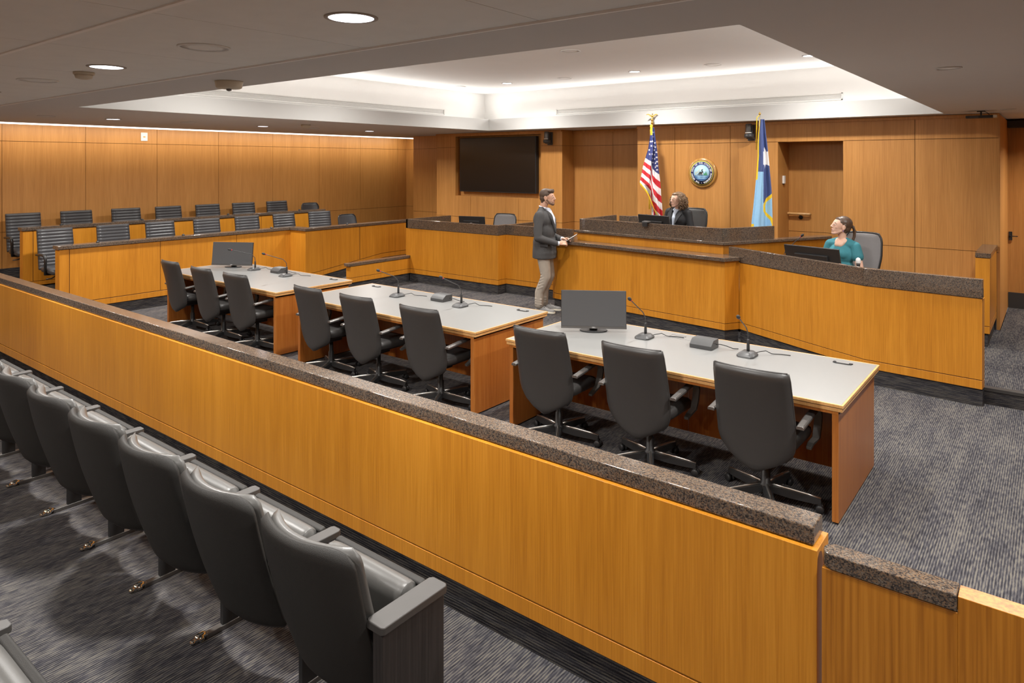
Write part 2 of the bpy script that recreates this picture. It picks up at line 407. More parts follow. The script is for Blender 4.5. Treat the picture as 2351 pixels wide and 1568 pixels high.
struct('trim_2', MB().box(-5.53, -.57, 10.40, 10.44, ZC-.045, ZC-.004).box(-10.41, -7.2, 10.62, 10.66, ZC-.035, ZC-.004).box(-7.2, -5.4, 11.0, 11.06, ZC-.045, ZC-.004), 'wallwood')
# unseen shell of the room, closes the light in
struct('wall_right', wall_panels(MB(), 'X', 3.0, .1, -3.2, 12.3, [0, 2, 4, 6, 8, 10], [0, 1.1, 2.5, 3.0]), WW)
struct('wall_front', wall_panels(MB(), 'Y', -3.2, -.1, -13.1, 3.1, [-11, -9, -7, -5, -3, -1, 1], [0, 1.1, 2.5, 3.0]), WW)
# ceiling: dropped soffit with the lit coffer
mb = MB()
mb.box(-12.42, CX0, 2.5, 12.4, ZC, ZF).box(CX1, 3.1, 2.5, 12.4, ZC, ZF)
mb.box(CX0, CX1, 2.5, CY0, ZC, ZF).box(CX0, CX1, CY1, 12.4, ZC, ZF)
mb.box(-1.0, 3.1, -3.3, 2.5, ZC, ZF).box(-12.42, -11.6, -3.3, 2.5, ZC, ZF)
struct('ceiling_soffit', mb, 'drywall')
mb = MB(); g = .012
mb.box(CX0-g, CX0+.001, CY0, CY1, ZC+.002, ZF+.004).box(CX1-.001, CX1+g, CY0, CY1, ZC+.002, ZF+.004)
mb.box(CX0-g, CX1+g, CY0-g, CY0+.001, ZC+.002, ZF+.004).box(CX0-g, CX1+g, CY1-.001, CY1+g, ZC+.002, ZF+.004)
struct('trim_3', mb, 'fascia')
mb = MB()
mb.box(UX0-.05, UX0, UY0, UY1, ZF, ZU).box(UX1, UX1+.05, UY0, UY1, ZF, ZU)
mb.box(UX0, UX1, UY0-.05, UY0, ZF, ZU).box(UX0, UX1, UY1, UY1+.05, ZF, ZU).box(UX0-.05, UX1+.05, UY0-.05, UY1+.05, ZU, ZU+.08)
struct('ceiling_coffer', mb, 'white')
mb = MB()
xs = [-11.6]+[-2.98+1.18*k for k in range(-6, 2)]+[-1.0]
ys = [-3.3, -2.2, -1.03, .15, 1.33, 2.49]
for i in range(len(xs)-1):
    for j in range(len(ys)-1):
        if xs[i+1]-xs[i] > .05: mb.box(xs[i]+.002, xs[i+1]-.002, ys[j]+.003, ys[j+1]-.003, 2.83, 2.86)
mb.box(-11.6, -1.0, -3.3, 2.5, 2.845, ZF)
struct('ceiling_tiles', mb, 'tile')
struct('trim_4', MB().box(-11.6, -1.0, 2.484, 2.50, ZC-.001, 2.84).box(-11.6, -1.0, 1.318, 1.342, 2.823, 2.84), 'trim')
struct('ceiling_slot', MB().box(-13.1, -12.42, -3.3, 12.4, 2.93, 2.98), 'white')
t = thing('linear_light', 'long thin glowing light line along the top of the left wall', 'light', (-12.60, 4.5, ZC))
obj('housing', MB().box(-.09, .09, -7.7, 7.68, .03, .11), 'white', t)
obj('diffuser', MB().box(-.09, .075, -7.7, 7.68, -.012, .03), 'led', t)
# linear air grilles on the coffer walls
def grille(name, label, along, c, a0, a1, z0, z1):
    t = thing(name, label, 'air grille', (c, (a0+a1)/2, z0) if along == 'Y' else ((a0+a1)/2, c, z0))
    L = (a1-a0)/2; hgt = z1-z0
    def bx(m, u0, u1, d0, d1, za, zb):
        if along == 'Y': m.box(d0, d1, u0, u1, za, zb)
        else: m.box(u0, u1, -d1, -d0, za, zb)
    f = MB(); bx(f, -L, L, .0, .02, 0, .012); bx(f, -L, L, 0, .02, hgt-.012, hgt); bx(f, -L, -L+.015, 0, .02, 0, hgt); bx(f, L-.015, L, 0, .02, 0, hgt)
    obj('frame', f, 'whiteplastic', t)
    f = MB()
    for k in range(1, 7): bx(f, -L, L, .004, .012, hgt*k/7-.003, hgt*k/7+.003)
    obj('louvers', f, 'whiteplastic', t)
    return t
grille('air_grille', 'white linear air grille on the left wall of the lit ceiling recess', 'Y', UX0, 4.4, 9.25, 3.09, 3.19)
grille('air_grille', 'white linear air grille on the back wall of the lit ceiling recess', 'X', UY1, -7.15, -2.35, 3.08, 3.18)

# ================================================================== MILLWORK
# gallery rail
t = counter_wall('gallery_rail', 'long orange wood gallery rail with brown granite top across the foreground', 'railing',
                 [(-12.9, 2.497), (-.645, 2.497)], .15, .882, grooves=[], cap=[('granite_cap', .018, .135, .885, .95, [(-12.9, 2.497), (-.66, 2.497)])])
# swing gate
t = thing('swing_gate', 'low wooden gate with short granite strip at the right end of the rail', 'gate', (-.63, 2.49, .05))
obj('panel', MB().box(.002, .39, 0, .075, 0, .788).box(.39, 1.6, 0, .075, 0, .838), 'gatewood', t, bevel=.002)
poly = [(.0, .03), (.008, .008), (.03, -.003), (.388, -.003), (.388, .078), (.03, .078), (.008, .066), (0, .045)]
obj('granite_cap', MB().prism(poly, .79, .842), 'granite', t, bevel=.004)
# jury box, front rail with the jog and the ramp side
t = thing('jury_rail', 'front wood and granite rail of the jury box, stepping out at its far end', 'railing', (-10.85, 3.68, 0))
P1 = [(-10.85, 3.68), (-10.85, 7.40)]; L0 = (-10.85, 3.68, 0)
mb = MB(); strip(mb, P1, .02, .13, 0, .16); obj('carpet_base', mb.shift(L0), 'cbase', t)
mb = MB(); strip(mb, P1, 0, .15, .16, .24); obj('plinth', mb.shift(L0), 'wood', t, bevel=.002)
mb = MB(); strip(mb, sub_pts(P1, .006, 3.7), .008, .142, .235, .99, 1); cu = [0, .13, 1.38, 2.64, 3.72]
for a, b in zip(cu[:-1], cu[1:]): strip(mb, sub_pts(P1, a+.004, b-.004 if b < 3.7 else b), 0, .15, .25 if a > 0 else .16, 1.0)
obj('panel', mb.shift(L0), ['wood', 'gap'], t, bevel=.0015)
# stepped-out part, bottoms rise with the ramp
P2 = [(-10.85, 7.36), (-10.40, 7.36), (-10.40, 10.3)]
def rz_(p): return .2*min(1, max(0, (p[1]-7.45)/1.67))
def strip_r(mb, pts, d0, d1, zlo, zhi, mi=0, rel=False):
    a, b = off(pts, d0), off(pts, d1)
    for i in range(len(pts)-1):
        q = [a[i], a[i+1], b[i+1], b[i]]
        n0 = len(mb.v); mb.prism(q, 0, zhi, mi, z0f=lambda p: zlo+rz_(p))
        if rel:
            for k in range(n0+4, n0+8): v = mb.v[k]; mb.v[k] = (v[0], v[1], zhi+rz_(v))
    return mb
fine = [P2[0], P2[1]]+[(-10.40, 7.36+k*.2) for k in range(1, 14)]+[(-10.40, 10.3)]
mb = MB(); strip_r(mb, fine, .02, .13, 0, .16, rel=True); obj('carpet_base', mb.shift(L0), 'cbase', t)
mb = MB(); strip_r(mb, fine, 0, .15, .16, .24, rel=True); obj('plinth', mb.shift(L0), 'wood', t)
mb = MB(); strip_r(mb, fine, .01, .14, .24, .99, 1)
f1 = [p for p in fine if p[1] <= 8.57]; f2 = [(-10.40, 8.575)]+[p for p in fine if p[1] > 8.58]
strip_r(mb, f1, 0, .15, .25, 1.0); strip_r(mb, f2, 0, .15, .25, 1.0)
obj('panel', mb.shift(L0), ['wood', 'gap'], t)
mb = MB(); strip(mb, [(-10.83, 3.66), (-10.83, 7.34), (-10.38, 7.34), (-10.38, 10.3)], 0, .19, 1.005, 1.055)
obj('granite_cap', mb.shift(L0), 'granite', t, bevel=.005)
# back rail of the jury box
counter_wall('jury_rail', 'rear wood and granite rail between the two rows of jury chairs', 'railing', [(-12.0, 3.6), (-12.0, 8.95)], .13, 1.195, grooves=[.13, 1.4, 2.65, 3.9],
             floor=.2, cap=[('granite_cap', -.02, .15, 1.2, 1.25, [(-12.0, 3.58), (-12.0, 8.97)])])
# low ramp wall
counter_wall('ramp_wall', 'low wood kerb wall with granite top beside the jury ramp', 'low wall', [(-9.49, 7.62), (-9.49, 8.995)], .12, .435, cap=[('granite_cap', -.012, .132, .44, .49, [(-9.49, 7.58), (-9.49, 8.995)])])
# clerk desk
CK = [(-9.52, 9.0), (-7.37, 9.0), (-7.37, 9.21), (-6.03, 9.21)]
t = counter_wall('clerk_desk', 'left courtroom desk with tall granite band, behind the standing man', 'desk', CK, .12, .988,
                 cap=[('granite_cap', -.006, .045, .992, 1.16, None)])
LC = (-9.52, 9.0, 0)
obj('granite_return', MB().box(-9.60, -9.55, 9.0, 10.18, .992, 1.16).box(-9.60, -9.52, 9.0, 9.05, .992, 1.16).shift(LC), 'granite', t, bevel=.005)
obj('granite_return', MB().box(-7.36, -7.31, 9.25, 9.92, .992, 1.16).shift(LC), 'granite', t, bevel=.005)
obj('end_panel', MB().box(-9.60, -9.52, 9.0, 10.18, .2, .99).shift(LC), 'wood', t)
obj('end_panel', MB().box(-7.36, -7.31, 9.34, 9.92, .18, .99).shift(LC), 'wood', t)
obj('worktop', MB().box(-9.5, -7.4, 9.1, 9.75, .87, .91).box(-7.3, -6.1, 9.3, 9.9, .87, .91).shift(LC), 'granite', t)
# judge bench: lower tier
BP = [(-6.03, 9.2), (-6.02, 8.66), (-3.20, 8.27), (-3.09, 8.455)]
LB = (-6.03, 9.2, 0)
t = counter_wall('judge_bench', 'central tall bench in two wood tiers topped with granite', 'desk', BP, .12, 1.0, cap=None)
ledge = [(-6.045, 9.2), (-6.04, 8.60), (-3.18, 8.205), (-3.05, 8.44), (-3.15, 8.52), (-3.36, 8.64), (-5.66, 8.92), (-5.9, 9.2)]
obj('granite_ledge', MB().prism(ledge, 1.005, 1.052).shift(LB), 'granite', t, bevel=.006)
up = [(-5.64, 9.8), (-5.67, 8.80), (-3.33, 8.55), (-2.47, 10.2)]
mb = MB(); strip(mb, up, .0, .10, .9, 1.165); obj('upper_panel', mb.shift(LB), 'wood', t, bevel=.002)
lip = off(up, -.035); back = off(up, .7)
mb = MB(); strip(mb, up, -.04, .12, 1.168, 1.205); obj('granite_lip', mb.shift(LB), 'granite', t, bevel=.006)
para = [(-5.62, 9.80), (-5.65, 8.79), (-3.345, 8.56), (-2.93, 9.34)]
mb = MB(); strip(mb, para, .015, .055, 1.2, 1.375); obj('granite_parapet', mb.shift(LB), 'granite', t, bevel=.005)
mb = MB(); mb.prism([(-5.55, 8.95), (-3.45, 8.72), (-3.2, 9.15), (-5.55, 9.25)], 1.16, 1.195); obj('worktop', mb.shift(LB), 'granite', t)
mb = MB(); mb.box(-5.55, -5.05, 9.85, 9.95, 1.16, 1.36); obj('granite_return', mb.shift(LB), 'granite', t, bevel=.004)
# witness stand
WP = [(-3.09, 8.46), (-1.53, 7.63), (-.54, 7.54)]
LW = (-3.09, 8.46, 0)
t = counter_wall('witness_stand', 'right front wood stand with tall granite band, in front of the seated woman in teal', 'desk', WP, .11, .975,
                 cap=[('granite_cap', -.008, .045, .98, 1.155, [(-3.25, 8.545), (-1.53, 7.63), (-.535, 7.54)])])
obj('worktop', MB().prism([(-3.0, 8.55), (-1.5, 7.72), (-.7, 7.62), (-.7, 8.15), (-1.5, 8.25), (-2.75, 8.9)], .88, .91).shift(LW), 'granite', t)
counter_wall('wing_wall', 'short wood wing wall with granite top at the far right by the entry', 'low wall', [(-.735, 9.36), (-.60, 9.36), (-.60, 10.42)], .135, 1.14, floor=.15, panel_lo=.15,
             cap=[('granite_cap', -.01, .145, 1.145, 1.195, None)])

# ================================================================== TABLES
def make_table(x0, x1, label):
    y0, y1 = 4.53, 5.62; L = (x0, y0, 0)
    t = thing('counsel_table', label, 'table', L, group=None)
    obj('tabletop', MB().box(x0+.014, x1-.014, y0+.014, y1-.014, .70, .7355).shift(L), 'lam', t)
    for nm, o_, z0, z1 in (('edge_band', .0, .716, .7365), ('edge_band', -.006, .690, .712)):
        mb = MB(); a = -o_
        mb.box(x0+a, x1-a, y0+a, y0+.014, z0, z1).box(x0+a, x1-a, y1-.014, y1-a, z0, z1).box(x0+a, x0+.014, y0+.014, y1-.014, z0, z1).box(x1-.014, x1-a, y0+.014, y1-.014, z0, z1)
        obj(nm, mb.shift(L), 'edge', t, bevel=.003)
    obj('apron', MB().box(x0+.03, x1-.03, y0+.012, y1-.012, .672, .70).shift(L), 'tablewood', t)
    for a in (x0+.03, x1-.068):
        obj('end_panel', MB().box(a, a+.038, y0+.015, y1-.04, .012, .69).shift(L), 'tablewood', t, bevel=.0015)
        obj('foot_rail', MB().box(a+.006, a+.032, y0+.03, y1-.05, 0, .014).shift(L), 'plastic', t)
    xm = (x0+x1)/2
    obj('modesty_panel', MB().box(x0+.068, xm-.003, 5.24, 5.262, .06, .69).box(xm+.003, x1-.068, 5.24, 5.262, .06, .69).shift(L), 'tablewood', t)
    for gx in (x0+.16, x1-.28):
        mb = MB(); gz = .7365
        mb.tube([(gx, 5.50, gz+.001), (gx-.004, 5.485, gz+.003), (gx+.01, 5.475, gz+.004), (gx+.10, 5.475, gz+.004), (gx+.118, 5.485, gz+.003), (gx+.115, 5.50, gz+.001)], .004, 8)
        mb.box(gx-.006, gx+.012, 5.497, 5.512, gz-.002, gz+.006).box(gx+.100, gx+.125, 5.497, 5.512, gz-.002, gz+.006)
        obj('grommet_pull', mb.shift(L), 'plastic', t)
    return t
make_table(-3.63, -1.02, 'nearest counsel table with grey top, at the right')
make_table(-6.59, -3.965, 'middle counsel table with grey top')
make_table(-9.58, -6.96, 'farthest counsel table with grey top, beside the jury rail')
def hatch(x, y):
    t = thing('cable_hatch', 'flush grey cable hatch set in the nearest table top beside its desk box', 'cable hatch', (x, y, .7355))
    obj('frame', MB().box(-.13, .16, -.06, .06, 0, .0015), 'lam', t)
    mb = MB(); mb.box(-.09, .03, -.04, -.036, .0014, .0024).box(-.09, .03, .036, .04, .0014, .0024).box(-.094, -.09, -.04, .04, .0014, .0024).box(.03, .034, -.04, .04, .0014, .0024)
    obj('slot', mb, 'plastic', t)
hatch(-2.50, 5.48)

# ================================================================== CHAIRS
def shell(w_of, y_of, z0, z1, th, nv=22, nu=14, curve=.05, outline=None):
    """curved back shell: u across, v up; front towards +Y"""
    mb = MB(); g = {}
    for side in (0, 1):
        for i in range(nv+1):
            v = i/nv
            for j in range(nu+1):
                u = -1+2*j/nu; w_ = w_of(v); e = max(0, 1-abs(u)**8)
                edge = th*(.28+.72*(max(0, 1-abs(u)**6))**.5)*(min(1, (.25+.75*min(1, v/.05)), (.3+.7*min(1, (1-v)/.035))))
                y = y_of(v)+curve*abs(u)**2.2+(edge*.5 if side else -edge*.5)
                g[side, i, j] = len(mb.v); mb.v.append((u*w_/2, y, z0+(z1-z0)*v+(.0 if not outline else outline(u, v))))
    fs = []
    for i in range(nv):
        for j in range(nu):
            fs.append([g[0, i, j], g[0, i, j+1], g[0, i+1, j+1], g[0, i+1, j]])
            fs.append([g[1, i, j], g[1, i+1, j], g[1, i+1, j+1], g[1, i, j+1]])
    for i in range(nv):
        fs.append([g[0, i, 0], g[0, i+1, 0], g[1, i+1, 0], g[1, i, 0]]); fs.append([g[0, i, nu], g[1, i, nu], g[1, i+1, nu], g[0, i+1, nu]])
    for j in range(nu):
        fs.append([g[0, 0, j], g[1, 0, j], g[1, 0, j+1], g[0, 0, j+1]]); fs.append([g[0, nv, j], g[0, nv, j+1], g[1, nv, j+1], g[1, nv, j]])
    mb.f = fs; mb.m = [0]*len(fs); mb.sm = [True]*len(fs)
    return mb
def cushion(w_, d, h, cy, cz, n=10, front_drop=.03):
    """rounded seat cushion"""
    mb = MB(); k = 24; rings = [(-.5, .86), (-.35, .96), (0, 1.0), (.3, .98), (.46, .90), (.5, .70)]
    def sq(q, e=.32):
        c_, s_ = math.cos(q), math.sin(q)
        return (math.copysign(abs(c_)**e, c_), math.copysign(abs(s_)**e, s_))
    for zz, s_ in rings:
        for j in range(k):
            a, b = sq(2*math.pi*j/k); x = a*w_/2*s_; y = b*d/2*s_
            mb.v.append((x, cy+y, cz+zz*h-front_drop*max(0, y/(d/2))**3))
    m_ = len(rings)
    mb.f = [[i*k+j, i*k+(j+1) % k, (i+1)*k+(j+1) % k, (i+1)*k+j] for i in range(m_-1) for j in range(k)]+[list(range(k))[::-1], list(range((m_-1)*k, m_*k))]
    mb.m = [0]*len(mb.f); mb.sm = [True]*len(mb.f)
    return mb
def interp(v, pts):
    for (a, x), (b, y) in zip(pts[:-1], pts[1:]):
        if v <= b:
            t = (v-a)/(b-a); t = t*t*(3-2*t) if False else t; return x+(y-x)*t
    return pts[-1][1]
def star_base(t, r=.33, n=5, rot=0, mat='plastic', edge=True):
    for k in range(n):
        q = rot+2*math.pi*k/n; c_, s_ = math.cos(q), math.sin(q)
        R_ = Matrix.Rotation(q, 4, 'Z')
        mb = MB(); ws = [(.035, .026, .115, .075), (.14, .022, .108, .06), (.25, .018, .097, .055), (r, .014, .085, .055)]
        for x, hw, zt, zb in ws:
            for a, z in ((-hw, zb), (hw, zb), (hw*.9, zt), (-hw*.9, zt)): mb.v.append((x, a, z))
        for i in range(3):
            for j in range(4): mb.f.append([i*4+j, i*4+(j+1) % 4, (i+1)*4+(j+1) % 4, (i+1)*4+j])
        mb.f += [[3, 2, 1, 0], [12, 13, 14, 15]]; mb.m = [0]*len(mb.f); mb.sm = [False]*len(mb.f)
        leg = obj('base_leg', mb.xf(R_), mat, t)
        if edge:
            mb = MB(); mb.tube([(.04, .0, .119), (.14, 0, .112), (.25, 0, .101), (r, 0, .089)], [.011, .010, .008, .007], 8); obj('polished_edge', mb.xf(R_), 'alu', leg)
        mb = MB(); 
        mb.lathe([(.004, -.022), (.024, -.022), (.027, -.016), (.027, -.004), (.024, 0), (.004, 0)], (r-.012, .012, .027), 16, axis='Y')
        mb.lathe([(.004, -.022), (.024, -.022), (.027, -.016), (.027, -.004), (.024, 0), (.004, 0)], (r-.012, -.012+.022, .027), 16, axis='Y')
        mb.box(r-.02, r+.0, -.008, .008, .03, .07)
        mb = MB()
        for yy in (-.03, .03):
            mb.lathe([(.003, -.010), (.023, -.010), (.026, -.005), (.026, .005), (.023, .010), (.003, .010)], (r-.005, yy*.6, .0265), 16, axis='Y')
        mb.box(r-.016, r+.006, -.022, .022, .04, .060); mb.lathe([(.006, .055), (.006, .08)], (r-.012, 0, 0), 8)
        obj('caster', mb.xf(R_), 'plastic', t)
def exec_chair(name, label, group=None):
    t = thing(name, label, 'chair', (0, 0, 0), 0, group)
    wf = lambda v: interp(v, [(0, .17), (.02, .25), (.05, .325), (.10, .40), (.17, .45), (.27, .48), (.5, .488), (.97, .470), (1, .460)])
    yf = lambda v: -.215-.125*v+.02*math.sin(v*math.pi)
    bs = shell(wf, yf, .268, .935, .055, curve=.045, outline=lambda u, v: (.05*abs(u)**2.0*(1-v)**3)+(.006*(1-abs(u)**2) if v > .95 else 0))
    obj('backrest', bs, 'leather', t)
    mb = MB()
    for s in (-1, 1):
        pts = [(s*(wf(v)/2-.001), yf(v)+.047, .268+.667*v+.05*(1-v)**3) for v in [k/14 for k in range(1, 15)]]
        mb.tube(pts, .007, 6)
    mb.tube([(u*.225, yf(1)+.045*abs(u)**2.2+.0, .937+.004*(1-u*u)) for u in [-1+k/6 for k in range(13)]], .006, 6)
    obj('seam', mb, 'leather', t)
    obj('seat', cushion(.47, .47, .085, .04, .455), 'leather', t)
    obj('seat_pan', MB().box(-.16, .16, -.14, .2, .385, .415).box(-.06, .06, -.1, .1, .33, .39), 'plastic', t, bevel=.01)
    for s in (-1, 1):
        mb = MB(); prof = [(-.23, .605, .046), (-.12, .615, .050), (.02, .628, .050), (.10, .632, .048)]
        for y, z, w_ in prof:
            for a, b in ((-.5, -.010), (.5, -.010), (.5, .004), (.32, .012), (-.32, .012), (-.5, .004)): mb.v.append((s*.278+a*w_, y, z+b))
        for i in range(3):
            for j in range(6): mb.f.append([i*6+j, i*6+(j+1) % 6, (i+1)*6+(j+1) % 6, (i+1)*6+j])
        mb.f += [list(range(6))[::-1], list(range(18, 24))]; mb.m = [0]*len(mb.f); mb.sm = [False]*len(mb.f)
        a_ = obj('armrest', mb, 'darkalu', t, bevel=.003)
        mb = MB(); sp = [(.10, .632, .024, .012), (.15, .628, .026, .020), (.18, .60, .028, .026), (.185, .56, .030, .026), (.165, .50, .030, .026), (.13, .44, .028, .026), (.11, .40, .024, .024), (.06, .385, .02, .02)]
        for i, (y, z, w_, d_) in enumerate(sp):
            ya, za = (sp[min(i+1, 7)][0]-sp[max(i-1, 0)][0]), (sp[min(i+1, 7)][1]-sp[max(i-1, 0)][1])
            ln = math.hypot(ya, za); ny, nz_ = -za/ln, ya/ln
            for a, b in ((-1, -1), (1, -1), (1, 1), (-1, 1)): mb.v.append((s*(.278 if i < 6 else .25)+a*w_*.8, y+ny*b*d_/2, z+nz_*b*d_/2))
        for i in range(7):
            for j in range(4): mb.f.append([i*4+j, i*4+(j+1) % 4, (i+1)*4+(j+1) % 4, (i+1)*4+j])
        mb.f += [[3, 2, 1, 0], [28, 29, 30, 31]]; mb.m = [0]*len(mb.f); mb.sm = [False]*len(mb.f)
        obj('arm_support', mb, 'arm', t, bevel=.004)
    obj('column', MB().lathe([(.045, .07), (.045, .12), (.03, .13), (.028, .22), (.02, .225), (.02, .35)], n=20), 'plastic', t)
    star_base(t, rot=math.radians(-62))
    return t
ch0 = exec_chair('office_chair', '')
CH = [(-1.50, 0.00, 'high-backed black leather chair nearest the right end of the nearest table'),
      (-2.33, .02, 'middle black leather chair at the nearest table'),
      (-3.13, .05, 'black leather chair at the left end of the nearest table, facing the dark monitor'),
      (-4.43, .03, 'black leather chair at the right end of the middle table'),
      (-5.28, .02, 'middle one of the three black leather chairs at the middle table'),
      (-6.03, -.02, 'black leather chair at the left end of the middle table'),
      (-7.42, .04, 'black leather chair at the right end of the farthest table'),
      (-8.17, .0, 'middle one of the three black leather chairs at the farthest table'),
      (-9.03, -.03, 'black leather chair at the left end of the farthest table by the jury rail')]
for i, (x, rz, lb) in enumerate(CH):
    y = 4.585 if i != 8 else 4.63
    if i == 0: ch0.location = (x, y, 0); ch0.rotation_euler.z = rz; ch0['label'] = lb; ch0['group'] = 'leather chairs at the counsel tables'
    else: dup(ch0, (x, y, 0), rz, lb)

# jury chairs: ribbed back, facing +X ; local front = +Y then rotated -90
def jury_chair():
    t = thing('jury_chair', '', 'chair')
    def rib(mb, w_, y0, z0, z1, tilt, th=.05, n=9):
        nn = n*6; nu = 8; idx = {}
        for side in (0, 1):
            for i in range(nn+1):
                v = i/nn; z = z0+(z1-z0)*v; y = y0-tilt*v
                bump = .010*abs(math.sin(math.pi*v*n))**.6
                for j in range(nu+1):
                    u = -1+2*j/nu; e = (1-abs(u)**8); k = .35+.65*min(1, (1-v)/.03, v/.03+.2)
                    yy = y+((th/2+bump)*k*(.4+.6*e) if side else -th/2*k)+.02*abs(u)**2
                    idx[side, i, j] = len(mb.v); mb.v.append((u*w_/2*(1-.02*v), yy, z))
        b = len(mb.f)
        for i in range(nn):
            for j in range(nu):
                mb.f.append([idx[0, i, j], idx[0, i, j+1], idx[0, i+1, j+1], idx[0, i+1, j]]); mb.f.append([idx[1, i, j], idx[1, i+1, j], idx[1, i+1, j+1], idx[1, i, j+1]])
            mb.f.append([idx[0, i, 0], idx[0, i+1, 0], idx[1, i+1, 0], idx[1, i, 0]]); mb.f.append([idx[0, i, nu], idx[1, i, nu], idx[1, i+1, nu], idx[0, i+1, nu]])
        for j in range(nu):
            mb.f.append([idx[0, 0, j], idx[1, 0, j], idx[1, 0, j+1], idx[0, 0, j+1]]); mb.f.append([idx[0, nn, j], idx[0, nn, j+1], idx[1, nn, j+1], idx[1, nn, j]])
        mb.m = [0]*len(mb.f); mb.sm = [True]*len(mb.f); return mb
    obj('backrest', rib(MB(), .475, -.23, .46, 1.04, .10, n=12), 'jleather', t)
    obj('seat', cushion(.49, .46, .09, .02, .475), 'jleather', t)
    for s in (-1, 1):
        mb = MB(); mb.tube([(s*.27, -.22, .68), (s*.275, -.05, .695), (s*.275, .08, .695), (s*.275, .12, .675), (s*.272, .125, .62), (s*.265, .10, .50), (s*.24, .02, .42), (s*.15, 0, .41)], [.014, .02, .022, .022, .02, .02, .018, .015], 10)
        obj('arm', mb, 'frame', t)
    obj('column', MB().lathe([(.15, .0), (.15, .015), (.05, .03), (.04, .1), (.04, .40)], n=18).box(-.15, .15, -.15, .15, .40, .43).tube([(.1, .1, .41), (.2, .14, .37), (.27, .15, .37)], .008, 6), 'frame', t)
    return t
j0 = jury_chair(); first = True
front_y = [3.91, 4.69, 5.44, 6.22, 6.99, 7.76, 8.53]
back_y = [3.80, 4.55, 5.31, 6.05, 6.78, 7.51, 8.26]
ordn = ['nearest the gallery rail', 'second from the gallery rail', 'third from the gallery rail', 'in the middle', 'third from the back wall', 'second from the back wall', 'nearest the back wall']
def place_j(x, y, z, rz, lab, grp):
    global first
    if first:
        first = False; j0.location = (x, y, z); j0.rotation_euler.z = rz; j0['label'] = lab; j0['group'] = grp; return j0
    return dup(j0, (x, y, z), rz, lab, grp)
for k, y in enumerate(front_y):
    place_j(-11.36+(.02 if k % 2 else 0), y, .20, -math.pi/2+(.02, -.03, .03, .0, -.02, .03, -.16)[k], 'ribbed charcoal jury chair in the front row, '+(ordn[k] if k != 6 else 'turned, beside a plain chair'), 'ribbed chairs in the front jury row')
for k, y in enumerate(back_y):
    place_j(-12.45, y*1.008, .38, -math.pi/2+(.0, .02, -.02, .03, .0, -.02, .0)[k], 'ribbed charcoal jury chair in the rear row along the wall, '+ordn[k], 'ribbed chairs in the rear jury row')
def plain_chair(label, x, y, z, rz, htop=.93, w_=.48, mat='jleather', backmat=None, name='task_chair', arms=False, zb=.5, crv=.06):
    t = thing(name, label, 'chair', (x, y, z), rz)
    wf = lambda v: interp(v, [(0, w_*.62), (.2, w_*.86), (.55, w_), (.85, w_*.97), (.95, w_*.90), (1, w_*.78)])
    obj('backrest', shell(wf, lambda v: -.2-.09*v, zb, htop, .035, curve=crv), backmat or mat, t)
    pts = []
    for k in range(0, 13): v = k/12; pts.append((wf(v)/2, -.2-.09*v+crv, zb+(htop-zb)*v))
    for k in range(1, 12): u = 1-2*k/12; pts.append((u*wf(1)/2, -.29+crv*abs(u)**2.2, htop+.003))
    for k in range(12, -1, -1): v = k/12; pts.append((-wf(v)/2, -.2-.09*v+crv, zb+(htop-zb)*v))
    obj('back_frame', MB().tube(pts, .011, 8), 'frame', t)
    obj('seat', cushion(.48, .46, .07, .02, .44), mat, t)
    obj('spine', MB().box(-.03, .03, -.25, -.22, .36, zb+.2).box(-.03, .03, -.25, .0, .36, .39), 'frame', t)
    obj('column', MB().lathe([(.04, .07), (.03, .12), (.025, .40)], n=14), 'plastic', t)
    star_base(t, r=.28, edge=False)
    return t
plain_chair('plain smooth-backed chair at the far end of the front jury row', -11.36, 9.2, .20, -math.pi/2, .935, .46)
plain_chair('plain dark chair at the far end of the rear jury row, by the wall', -12.45, 9.08, .38, -math.pi/2, .96, .44)

